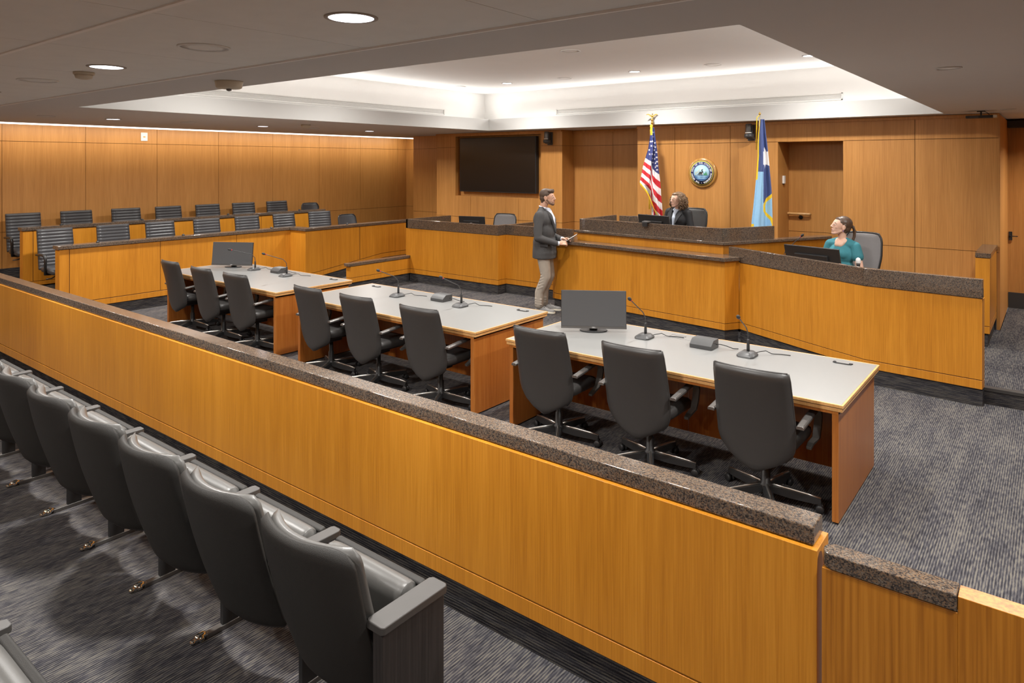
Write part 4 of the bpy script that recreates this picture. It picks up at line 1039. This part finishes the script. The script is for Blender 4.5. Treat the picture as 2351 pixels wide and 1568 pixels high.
def paintU(x, z, u):
    cx_, cy_ = 314+x*5.6*145, 195+z*5.6*145
    # fringe on the lower left edge
    lo = [(162, 910), (215, 975), (262, 1030), (285, 1090), (320, 1170), (358, 1270), (400, 1360), (420, 1400)]
    if cy_ > 905:
        for (xa, ya), (xb, yb) in zip(lo[:-1], lo[1:]):
            if xa <= cx_ <= xb+.01:
                yl = ya+(yb-ya)*(cx_-xa)/(xb-xa)
                if cy_ > yl-8: return 3
    if cy_ < 300 and cx_ < 318: return 3 if cx_ > 300 else 2
    y0 = lerp_rows([(0, 480), (160, 530), (230, 588), (298, 640), (326, 735), (398, 800), (460, 850)], cx_)[0]
    P = lerp_rows([(0, 56), (230, 57), (298, 62), (326, 80), (398, 84), (460, 86)], cx_)[0]
    s = (cy_-y0)/P
    if s < 0:
        for a_, b_ in STR:
            if star_in(x, z, a_, b_, .019, .85): return 1
        return 2
    return 1 if int(s) % 2 == 0 else 0
def foldU(u, z): return (.035*math.sin(u*9.5+.6)+.015*math.sin(u*21+z*3))*min(1, .3+z*1.6)
cloth('flag_cloth', rowsU, foldU, paintU, ['flagred', 'flagwhite', 'flagnavy', 'fringe'], t)
def back_rows(l, r, a, b): return [(a, l, r), (b, l, r)]
cloth('flag_cloth', [(us((0, 1150))[1], us((322, 0))[0], us((390, 0))[0]), (us((0, 1400))[1], us((315, 0))[0], us((420, 0))[0])], lambda u, z: .05+.02*math.sin(u*14), lambda x, z, u: (1, 0, 1, 0)[int(u*3.99)], ['flagred', 'flagwhite'], t, nu=60)
obj('cord_tassel', MB().tube([(-.02, -.02, -.93), (-.026, -.02, -1.0), (-.024, -.02, -1.14), (-.024, -.02, -1.30)], [.004, .011, .009, .009], 10).tube([(0, .0, .02), (-.01, -.01, -.05), (-.008, -.015, -.20)], .007, 8).ell((0, .0, .01), (.022, .022, .03), 8).ell((.012, -.01, -.04), (.022, .02, .04), 8), 'fringe', t)
# state flag
def mn(p): return ((p[0]-270)/5.6/157., (p[1]-90)/5.6/157.)
t = thing('state_flag', 'navy and light blue flag with a white star and gold fringe beside the doorway', 'flag', (-3.34, 9.92, 2.89))
obj('pole', MB().tube([(0, .03, -2.36), (0, .03, .0)], .012, 12), 'alu', t)
obj('pole_base', MB().lathe([(.14, -2.37), (.14, -2.35), (.05, -2.31), (.02, -2.24)], (0, .03, 0), 24), 'brass', t)
obj('finial', MB().lathe([(.012, 0), (.018, .008), (.018, .02), (.008, .03), (.004, .045)], (0, .03, 0), 14), 'brass', t)
rowsM = [(mn((0, y))[1], mn((l, 0))[0], mn((r, 0))[0]) for y, l, r in ((150, 265, 318), (200, 262, 324), (330, 250, 336), (450, 246, 350), (600, 247, 364), (700, 238, 374), (850, 228, 388), (1000, 215, 402), (1100, 205, 408), (1250, 190, 412), (1400, 172, 416), (1540, 160, 420))]
def paintM(x, z, u):
    cx_, cy_ = 270+x*5.6*157, 90+z*5.6*157
    if cy_ < 900 and u < .11 and cx_ < 300: return 3
    if cx_ < 303:
        if cy_ > 1450 and cx_ < 195: return 3
        return 0 if cy_ < 800 else 1
    xm = lerp_rows([(1070, 410), (1120, 385), (1200, 312), (1230, 300), (1300, 312), (1360, 365), (1400, 395), (1460, 412), (1540, 380)], cy_)[0] if cy_ > 1070 else None
    if xm is not None:
        wd = 38
        if cy_ > 1190:
            if abs(cx_-xm-16) < wd*.55: return 3
            return 1 if (cx_ > xm or cy_ > 1230) else (1 if cx_ < 303 else 1)
        edge_y = 1075+(405-cx_)*1.22
        if edge_y-4 < cy_ < edge_y+46: return 3
        if cy_ >= edge_y+46: return 1
    for a_, b_, rr in ((322, 632, 140),):
        if star_in(cx_, cy_, a_+8, b_, rr, .52, 8, .60): return 2
    return 0
cloth('flag_cloth', rowsM, lambda u, z: (.03*math.sin(u*8+2)+.012*math.sin(u*19))*min(1, .25+z*1.4), paintM, ['mnnavy', 'mnblue', 'flagwhite', 'fringe'], t)
obj('cord', MB().tube([(0, .01, -.01), (-.03, 0, -.04), (-.035, 0, -.3), (-.04, 0, -.5)], .006, 8), 'fringe', t)

# ================================================================== PEOPLE
M['skin'] = plain('skin', (.62, .36, .25), .5, var=.08, vs=25)
M['skinf'] = plain('fair skin', (.70, .44, .33), .5, var=.06, vs=25)
for k_ in ('skin', 'skinf'):
    b_ = M[k_].node_tree.nodes['Principled BSDF']; b_.inputs['Subsurface Weight'].default_value = .08; b_.inputs['Subsurface Radius'].default_value = (.02, .008, .004)
M['suit'] = plain('charcoal wool', (.062, .060, .060), .85, bump=.3, bs=300, var=.12, vs=60)
M['suitdark'] = plain('lapel edge', (.03, .03, .03), .85)
M['shirt'] = plain('pale shirt', (.72, .76, .86), .7)
M['khaki'] = plain('khaki cotton', (.36, .31, .255), .85, bump=.4, bs=120, var=.1, vs=14)
M['shoe'] = plain('grey knit shoe', (.28, .275, .27), .85, bump=.4, bs=300)
M['sole'] = plain('cream sole', (.75, .70, .58), .6)
M['lace'] = plain('lace', (.65, .65, .62), .7)
M['hairm'] = plain('brown hair', (.085, .052, .034), .55, var=.3, vs=40)
M['beard'] = plain('stubble', (.20, .115, .075), .8, var=.2, vs=80)
M['haircurl'] = plain('light brown curls', (.15, .088, .045), .45, var=.45, vs=45)
M['hairdark'] = plain('dark brown hair', (.085, .05, .032), .4, var=.35, vs=30)
M['blazer'] = plain('black blazer', (.018, .018, .020), .8, bump=.2, bs=300)
M['teal'] = plain('teal blouse', (.035, .19, .23), .8, bump=.25, bs=200, var=.08, vs=20)
M['blouse'] = plain('pale blue blouse', (.50, .56, .66), .7, var=.15, vs=60)
M['eye'] = plain('eye', (.03, .02, .015), .2)
M['eyewhite'] = plain('eye white', (.75, .72, .68), .4)
M['lip'] = plain('lip', (.50, .20, .17), .5)
M['wire'] = plain('wire rims', (.45, .35, .25), .3, .8)
M['purple'] = plain('purple', (.35, .2, .7), .3)

def head(parent, c, rz, pitch=0, skin='skin', s=1., female=False, roll=0):
    """head with neck; local x forward; returns matrix"""
    T_ = Matrix.Translation(c) @ Matrix.Rotation(rz, 4, 'Z') @ Matrix.Rotation(-pitch, 4, 'Y') @ Matrix.Scale(s, 4)
    mb = MB(); j = .85 if female else 1.
    mb.ell((-.012, 0, .030), (.098, .077, .092)); mb.ell((.022, 0, .015), (.074, .066, .080)); mb.ell((.030, 0, -.030), (.062, .058*j+.004, .066))
    for q in (-1, 1):
        mb.cap((-.005, q*.050*j, -.042), .020, (.062, q*.018, -.086), .018)
        mb.ell((.056, q*.034, -.012), (.024, .022, .030)); mb.cap((.079, q*.014, .028), .010, (.069, q*.042, .028), .010)
    mb.ell((.072, 0, -.088), (.024, .024*j, .020)); mb.ell((.078, 0, -.055), (.022, .028, .026))
    mb.cap((.086, 0, .024), .010, (.108, 0, -.016), .0115 if female else .013); mb.ell((.098, .010, -.020), (.011, .009, .008)); mb.ell((.098, -.010, -.020), (.011, .009, .008))
    mb.ell((.092, 0, -.046), (.010, .020, .006)); mb.ell((.090, 0, -.058), (.010, .018, .007))
    mb.xf(T_)
    h_ = blob('head', mb, skin, parent, .0042, 8)
    for q in (-1, 1):
        e = MB().ell((-.008, q*.076, -.002), (.022, .008, .032), 12).ell((-.014, q*.080, .010), (.016, .006, .018), 10).ell((-.006, q*.079, -.026), (.009, .006, .010), 10)
        blob('ear', e.xf(T_), skin, parent, .0035, 1)
        e = MB().ell((.0825, q*.033, .010), (.0095, .0115, .0050), 12); obj('eye', e.xf(T_), 'eyewhite', parent)
        e = MB().ell((.0895, q*.033, .0097), (.0040, .0050, .0046), 10); obj('iris', e.xf(T_), 'eye', parent)
        e = MB().tube([(.083, q*.016, .030), (.085, q*.030, .035), (.076, q*.048, .030)], [.003, .0038, .002], 8)
        obj('eyebrow', e.xf(T_), 'hairm' if not female else 'hairdark', parent)
        e = MB().tube([(.090, q*.022, .016), (.092, q*.033, .019), (.084, q*.045, .014)], [.0016, .002, .0014], 6); obj('eyelid', e.xf(T_), skin, parent)
    obj('lips', MB().ell((.0985, 0, -.049), (.006, .019, .0035), 10).ell((.0965, 0, -.056), (.0065, .017, .004), 10).xf(T_), 'lip', parent)
    return T_
def hand(parent, wrist, direction, up, curl=.5, side=1, skin='skin', s=1., spread=.012, name='hand'):
    """palm and five fingers; direction = along the fingers, up = back of the hand, side = +1 thumb to the left of direction"""
    d = Vector(direction).normalized(); u = Vector(up); u = (u-d*u.dot(d)).normalized(); l = u.cross(d)*side
    w = Vector(wrist); P = lambda a, b, c_: w+d*a*s+l*b*s+u*c_*s
    mb = MB()
    for b in (-.028, -.010, .010, .028): mb.cap(P(.0, b*.7, 0), .015*s, P(.082, b*1.05, 0), .0125*s)
    mb.cap(P(-.03, 0, 0), .023*s, P(.02, 0, 0), .022*s)
    for k, (b, L) in enumerate(((.031, .070), (.0105, .080), (-.0105, .075), (-.031, .058))):
        a0_ = (0.15+.55*curl); p = P(.085, b, 0); ang = 0
        for seg, (f, r0, r1) in enumerate(((.45, .0098, .0088), (.31, .0088, .0080), (.24, .0080, .0068))):
            ang += (.35+1.0*curl)*(.55 if seg == 0 else .75)+.05*k
            q = p+(d*math.cos(ang)-u*math.sin(ang))*L*f*s
            mb.cap(p, r0*s, q, r1*s); p = q
    t0 = P(.018, .026, -.006); t1 = P(.048, .052, -.012-.012*curl); t2 = P(.074, .060-.012*curl, -.018-.02*curl); t3 = P(.094, .058-.025*curl, -.022-.026*curl)
    mb.cap(t0, .016*s, t1, .012*s); mb.cap(t1, .0115*s, t2, .0098*s); mb.cap(t2, .0098*s, t3, .0078*s)
    return blob(name, mb, skin, parent, .0034, 2)

# ---------------------------------------------------------------- standing man
man = thing('person', 'man in grey blazer and khaki trousers standing at the bench holding a tablet', 'person', (-6.005, 8.42, 0), math.radians(22))
def shoe(dx, y, rz, nm='shoe'):
    T_ = Matrix.Translation((dx, y, 0)) @ Matrix.Rotation(rz, 4, 'Z')
    mb = MB().cap((-.075, 0, .045), .036, (.02, 0, .045), .036).cap((.02, 0, .042), .037, (.13, .0, .034), .028).cap((-.07, 0, .06), .034, (-.065, 0, .095), .036).cap((-.02, 0, .06), .034, (.06, 0, .05), .030).ell((.15, 0, .034), (.045, .040, .024)).box(-.1, .18, -.03, .03, .015, .03)
    s_ = blob(nm, mb.xf(T_), 'shoe', man, .005, 2)
    out = [(-.125, 0), (-.115, .028), (-.06, .038), (.05, .040), (.12, .048), (.165, .042), (.195, .018), (.20, 0), (.195, -.018), (.165, -.040), (.12, -.044), (.05, -.036), (-.06, -.038), (-.115, -.028)]
    obj('sole', MB().prism(out, 0, .026, M4=T_), 'sole', s_, bevel=.005)
    mb = MB()
    for k in range(4): x = .025+.022*k; mb.tube([(x, -.022, .082-.008*k), (x+.008, 0, .090-.008*k), (x, .022, .082-.008*k)], .0028, 6)
    mb.tube([(.02, 0, .095), (.03, -.02, .105), (.045, -.03, .09), (.03, -.005, .092)], .0028, 6)
    obj('laces', mb.xf(T_), 'lace', s_)
shoe(-.01, -.085, math.radians(-6)); shoe(.035, .105, math.radians(8))
mb = MB()
for y, kx, ax in ((-.09, .045, -.055), (.10, .06, -.03)):
    s_ = 1 if y > 0 else -1
    mb.cap((-.01, s_*.085, .93), .105, (kx, y, .53), .076); mb.cap((kx, y, .53), .076, (ax+.0, y, .30), .068); mb.cap((ax, y, .30), .068, (ax-.005, y, .115), .066)
    for k in range(6):                        # creases behind the knee and on the ankle
        z = .36+.045*k; mb.cap((kx-.045-.010*(6-k), y-.058, z), .014, (kx+.02-.010*(6-k), y-.064, z+.03), .013)
    for k in range(3): z = .14+.035*k; mb.cap((ax-.045, y-.050, z), .016, (ax+.04, y-.052, z-.012), .016)
    pass
mb.ell((-.01, 0, .97), (.125, .165, .13))
blob('trousers', mb, 'khaki', man, .008, 3)
# jacket: trunk and sleeves in one surface
mb = MB()
mb.ell((-.005, 0, 1.02), (.165, .205, .18)); mb.ell((.005, 0, .88), (.178, .208, .12)); mb.lathe([(.19, .795), (.206, .80), (.205, .88), (.198, .98), (.185, 1.08)], n=28, M4=Matrix.Diagonal((.86, 1, 1, 1)))
mb.ell((-.005, 0, 1.20), (.160, .195, .22)); mb.ell((-.01, 0, 1.36), (.158, .20, .16)); mb.cap((-.03, -.155, 1.445), .062, (-.03, .155, 1.445), .062); mb.cap((-.045, 0, 1.43), .09, (-.03, 0, 1.50), .07)
mb.cap((-.03, -.14, 1.47), .04, (-.03, -.05, 1.515), .045); mb.cap((-.03, .14, 1.47), .04, (-.03, .05, 1.515), .045)
for q, el, wr in ((-1, (-.035, -.262, 1.115), (.205, -.150, 1.035)), (1, (-.02, .255, 1.13), (.225, .095, 1.075))):
    mb.cap((-.035, q*.185, 1.43), .073, (-.04, q*.235, 1.26), .064); mb.cap((-.04, q*.235, 1.26), .064, el, .058); mb.cap(el, .060, wr, .044)
    mb.cap((wr[0]-.02, wr[1], wr[2]), .048, wr, .046)
bl = blob('blazer', mb, 'suit', man, .0085, 7)
# lapels, pocket flap, vent
for q in (-1, 1):
    p = [(.060, q*.082, 1.505), (.108, q*.125, 1.43), (.142, q*.115, 1.365), (.168, q*.012, 1.165), (.160, q*.042, 1.30), (.118, q*.068, 1.43)]
    m_ = MB(); n_ = len(p); m_.v = [(a+.010, b, c_) for a, b, c_ in p]+[(a-.012, b, c_) for a, b, c_ in p]
    m_.f = [list(range(n_)), list(range(n_, 2*n_))[::-1]]+[[i, (i+1) % n_, n_+(i+1) % n_, n_+i] for i in range(n_)]; m_.m = [0]*len(m_.f); m_.sm = [False]*len(m_.f)
    obj('lapel', m_, 'suit', bl, bevel=.003)
obj('button', MB().ell((.158, .0, 1.155), (.006, .010, .010), 10), 'suitdark', bl)
obj("pocket_flap", MB().box(-.02, .10, -.2085, -.190, .985, 1.03), 'suit', bl, bevel=.004)
# shirt: collar and the V on the chest
m_ = MB(); m_.cap((-.02, 0, 1.50), .066, (.0, 0, 1.545), .064)
mb = MB().cap((.058, 0, 1.50), .044, (.112, 0, 1.38), .050).cap((.112, 0, 1.38), .050, (.140, 0, 1.24), .028).cap((.140, 0, 1.24), .028, (.150, 0, 1.18), .012).cap((-.030, 0, 1.46), .070, (-.015, 0, 1.525), .058)
for q in (-1, 1): mb.cap((-.055, q*.042, 1.560), .009, (.035, q*.046, 1.535), .010); mb.cap((.035, q*.046, 1.535), .010, (.088, q*.020, 1.490), .009)
mb.cap((-.072, .03, 1.565), .009, (-.072, -.03, 1.565), .009)
blob('shirt', mb, 'shirt', man, .006, 2)
for q, wr, d_ in ((-1, (.205, -.150, 1.035), (.24, .11, -.02)), (1, (.225, .095, 1.075), (.20, -.13, .0))):
    e = Vector(wr); dd = Vector(d_).normalized(); obj('shirt_cuff', MB().tube([e-dd*.0, e+dd*.052], [.035, .033], 16), 'shirt', man)
mb = MB().cap((-.03, 0, 1.46), .050, (.012, 0, 1.63), .050).cap((-.035, 0, 1.50), .045, (-.01, 0, 1.64), .044)
blob('neck', mb, 'skin', man, .006, 2)
HT = head(man, (.048, 0, 1.69), math.radians(-3), 0, 'skin', 1.06)
mb = MB()
mb.ell((-.022, 0, .046), (.100, .082, .086)); mb.ell((.016, 0, .088), (.080, .064, .038)); mb.cap((-.005, -.070, .015), .014, (.0, -.068, -.012), .011); mb.cap((-.005, .070, .015), .014, (.0, .068, -.012), .011); mb.ell((-.052, 0, -.005), (.062, .072, .062)); mb.cap((-.066, -.03, -.05), .026, (-.066, .03, -.05), .026); mb.cap((.060, -.028, .100), .022, (.064, .034, .102), .022); mb.cap((.04, -.052, .092), .022, (.07, -.02, .104), .018)
hm = MB(); hm.v, hm.f, hm.m, hm.sm = mb.v, mb.f, mb.m, mb.sm
hair = blob('hair', mb.xf(HT), 'hairm', man, .0045, 2)
mb = MB().ell((.074, 0, -.084), (.0258, .032, .026)).cap((.0, -.058, -.028), .014, (.055, -.036, -.075), .021).cap((.0, .058, -.028), .014, (.055, .036, -.075), .021).cap((.095, -.018, -.040), .005, (.095, .018, -.040), .005).cap((.055, -.034, -.082), .016, (.074, 0, -.092), .02).cap((.055, .034, -.082), .016, (.074, 0, -.092), .02)
blob('beard', mb.xf(HT), 'beard', man, .004, 2)
hand(man, (.262, -.120, 1.035), (.85, .42, .02), (.15, -.75, .60), .75, 1, 'skin', .98)
hand(man, (.280, .050, 1.080), (.80, -.35, .10), (-.1, .35, .9), .25, -1, 'skin', .95)
tb = thing('tablet', 'thin white tablet held in both hands by the standing man', 'tablet', (0, 0, 0))
tb.location = man.matrix_basis @ Vector((.395, -.02, 1.10)) if False else Vector((-6.005, 8.42, 0))+Matrix.Rotation(math.radians(27), 3, 'Z') @ Vector((.375, -.015, 1.085)); tb.rotation_euler = (0, math.radians(-32), math.radians(27))
obj('case', MB().box(-.06, .13, -.085, .085, -.004, .003), 'plastic2', tb, bevel=.002)
obj('screen', MB().box(-.055, .126, -.08, .08, .003, .0045), 'whiteplastic', tb)

# ---------------------------------------------------------------- seated women (seat pan height .47 above their platform)
def seated(label, x, y, z, rz, top, skin, sleeve='long', neck_open=0., name='person'):
    t = thing('person', label, 'person', (x, y, z), rz)
    mb = MB()                                  # local x forward
    mb.ell((0, 0, .58), (.135, .165, .12)); mb.ell((.01, 0, .72), (.110, .145, .14)); mb.ell((.01, 0, .87), (.112, .160, .13)); mb.cap((-.01, -.135, .985), .052, (-.01, .135, .985), .052); mb.cap((-.02, 0, .97), .075, (-.012, 0, 1.03), .050); mb.cap((-.015, -.05, 1.04), .030, (-.01, -.15, .995), .042); mb.cap((-.015, .05, 1.04), .030, (-.01, .15, .995), .042)
    mb.ell((.07, -.065, .88), (.055, .062, .062)); mb.ell((.07, .065, .88), (.055, .062, .062))
    ends = []
    for q in (-1, 1):
        sh, el, wr = (-.01, q*.165, .975), (.0, q*.225, .73), (.17, q*.15, .70)
        if sleeve == 'long': mb.cap(sh, .056, el, .048); mb.cap(el, .047, wr, .036)
        else:
            m2 = tuple(sh[k]+(el[k]-sh[k])*.46 for k in range(3)); mb.cap(sh, .056, m2, .066)
        ends.append((q, sh, el, wr))
    blob('top', mb, top, t, .0075, 3)
    mb = MB()
    for q in (-1, 1): mb.cap((.0, q*.085, .56), .085, (.40, q*.10, .55), .065); mb.cap((.40, q*.10, .55), .062, (.38, q*.10, .12), .05)
    blob('trousers', mb, 'blazer', t, .009, 3)
    for q in (-1, 1): blob('shoe', MB().cap((.34, q*.10, .05), .036, (.46, q*.10, .035), .028), 'plastic', t, .006, 2)
    for q, sh, el, wr in ends:
        if sleeve != 'long':
            mb = MB().cap(tuple(sh[k]+(el[k]-sh[k])*.4 for k in range(3)), .046, el, .040).cap(el, .038, wr, .026); blob('arm', mb, skin, t, .006, 3)
        hand(t, (wr[0]+.02, wr[1], wr[2]), (1, -q*.2, -.05), (0, 0, 1), .35, -q, skin, .88)
    return t
# judge
JX, JY, JZ = -4.33, 9.40, .515
jd = seated('woman with curly light brown hair in a black blazer seated at the central bench', JX, JY, JZ, math.radians(-100), 'blazer', 'skinf')
blob('neck', MB().cap((-.02, 0, .99), .050, (.01, 0, 1.12), .048), 'skinf', jd, .006, 2)
mb = MB(); p = [(.045, .03, 1.03), (.075, -.0, 1.02), (.045, -.055, 1.03), (.105, -.045, .95), (.150, 0, .80), (.105, .045, .95)]
mb = MB().cap((.05, 0, 1.00), .030, (.096, 0, .90), .034).cap((.096, 0, .90), .034, (.115, 0, .76), .02)
for q in (-1, 1): mb.cap((-.02, q*.055, 1.045), .012, (.05, q*.040, 1.01), .014)
blob('blouse', mb, 'blouse', jd, .005, 2)
for q in (-1, 1):
    p = [(.030, q*.065, 1.045), (.075, q*.120, .965), (.118, q*.100, .915), (.150, q*.018, .775), (.128, q*.038, .87), (.080, q*.048, .97)]
    m_ = MB(); n_ = len(p); m_.v = [(a+.010, b, c_) for a, b, c_ in p]+[(a-.014, b, c_) for a, b, c_ in p]
    m_.f = [list(range(n_)), list(range(n_, 2*n_))[::-1]]+[[i, (i+1) % n_, n_+(i+1) % n_, n_+i] for i in range(n_)]; m_.m = [0]*len(m_.f); m_.sm = [False]*len(m_.f)
    obj('lapel', m_, 'blazer', jd, bevel=.003)
# face towards the photo left, a little to the camera
JT = head(jd, (.025, 0, 1.155), math.radians(-132+100+12), math.radians(0), 'skinf', .96, True)
random.seed(7); mb = MB()
mb.ell((-.028, 0, .040), (.100, .086, .088)); mb.ell((.010, 0, .084), (.070, .062, .034)); mb.ell((-.055, 0, -.03), (.070, .088, .085))
cap_ = MB(); cap_.add(mb.v, mb.f)
blob('hair', mb.xf(JT), 'haircurl', jd, .006, 2)
mb = MB()
for k in range(240):
    a = random.uniform(math.radians(66), math.radians(294)); el_ = random.uniform(-.1, 1.0) if k % 4 else random.uniform(.8, 1.45)
    if k < 50: a = random.choice((-1, 1))*random.uniform(math.radians(62), math.radians(90)); 
    r_ = .098; st_ = Vector((-.018+r_*.98*math.cos(a)*math.cos(el_), r_*.86*math.sin(a)*math.cos(el_), .04+.075*math.sin(el_)))
    L_ = random.uniform(.13, .20)+.06*max(0, el_); out_ = Vector((math.cos(a), math.sin(a), 0)); pts = []
    ph = random.uniform(0, 6.3); tw = random.uniform(45, 110)*random.choice((-1, 1))
    for i in range(15):
        f = i/14; z = -L_*f; rr = .015*(.3+f)
        wv = Vector((math.cos(ph+tw*f*L_), math.sin(ph+tw*f*L_), 0))*rr
        pts.append(st_+out_*(.018+.030*math.sin(f*2.6))+Vector((0, 0, z+.02*math.sin(f*3)))+wv)
    pts = [p_ for p_ in pts if not (p_.x > .030 and abs(p_.y) < .072 and p_.z < .085)]
    if len(pts) > 4: mb.tube(pts, [.0066*(1-.55*(i/len(pts))**2) for i in range(len(pts))], 6)
obj('curls', mb.xf(JT), 'haircurl', jd)
mb = MB()
for q in (-1, 1):
    c0 = (.100, q*.033, .004); mb.tube([(c0[0]-abs(math.cos(a))*.004, c0[1]+.021*math.cos(a), c0[2]+.018*math.sin(a)) for a in [2*math.pi*k/20 for k in range(21)]], .0013, 6)
    mb.tube([(.096, q*.054, .008), (.04, q*.078, .010), (-.01, q*.082, .004)], .0013, 6)
mb.tube([(.101, -.012, .006), (.105, 0, .010), (.101, .012, .006)], .0013, 6)
obj('glasses', mb.xf(JT), 'wire', jd)
plain_chair('black leather high-backed chair behind the woman in the blazer', -4.33, 9.64, .52, math.pi-.10, 1.00, .48, 'leather', name='leather_chair', zb=.52, crv=.05)
# woman in teal
TX, TY, TZ_ = -1.995, 8.80, .265
td = seated('woman with a dark ponytail in a teal blouse seated at the right stand', TX, TY, TZ_, math.radians(-112), 'teal', 'skinf', 'short')
mb = MB().cap((-.02, 0, 1.0), .050, (.006, 0, 1.14), .045).cap((.0, -.035, 1.03), .034, (.055, -.018, .985), .036).cap((.0, .035, 1.03), .034, (.055, .018, .985), .036).cap((.0, -.06, 1.035), .022, (.03, -.045, 1.01), .024).cap((.0, .06, 1.035), .022, (.03, .045, 1.01), .024)
blob('neck', mb, 'skinf', td, .006, 2)
HT2 = head(td, (.02, 0, 1.195), math.radians(-142+112-6), math.radians(10), 'skinf', 1.0, True)
mb = MB()
mb.ell((-.024, 0, .042), (.1005, .0815, .0875)); mb.ell((-.002, 0, .078), (.076, .064, .038)); mb.ell((-.05, 0, -.010), (.062, .070, .062)); mb.cap((-.02, -.066, .02), .022, (-.09, -.02, .02), .03); mb.cap((-.02, .066, .02), .022, (-.09, .02, .02), .03)
blob('hair', mb.xf(HT2), 'hairdark', td, .0045, 2)
obj('hair_tie', MB().tube([(-.112, 0, .024), (-.122, 0, .020)], [.021, .021], 12).xf(HT2), 'plastic', td)
mb = MB()
random.seed(3)
for k in range(16):
    a = 2*math.pi*k/16; r_ = .012*random.uniform(.3, 1)
    oy, ox = r_*math.cos(a), r_*math.sin(a); w_ = random.uniform(.8, 1.25)
    mb.tube([(-.115, oy*.6, .022+ox*.6), (-.140, oy, .015+ox), (-.160, oy*1.8*w_, -.03+ox), (-.165, oy*2.2*w_, -.09), (-.155+ox, oy*2.0*w_, -.15), (-.140+ox, oy*1.4, -.195+.01*random.random())], [.008, .010, .011, .010, .008, .003], 8)
obj('ponytail', mb.xf(HT2), 'hairdark', td)
obj('earring', MB().ell((-.004, .083, -.044), (.004, .004, .007), 8).ell((-.004, -.083, -.044), (.004, .004, .007), 8).xf(HT2), 'purple', td)
plain_chair('grey mesh-backed office chair behind the woman in teal', -1.93, 9.10, .15, math.pi-.25, 1.20, .46, 'leather', 'mesh', name='mesh_chair', zb=.60, crv=.05)
plain_chair('grey mesh-backed chair behind the left clerk desk monitor', -8.18, 10.0, .18, math.pi+.1, 1.06, .50, 'leather', 'mesh', name='mesh_chair', zb=.5, crv=.05)
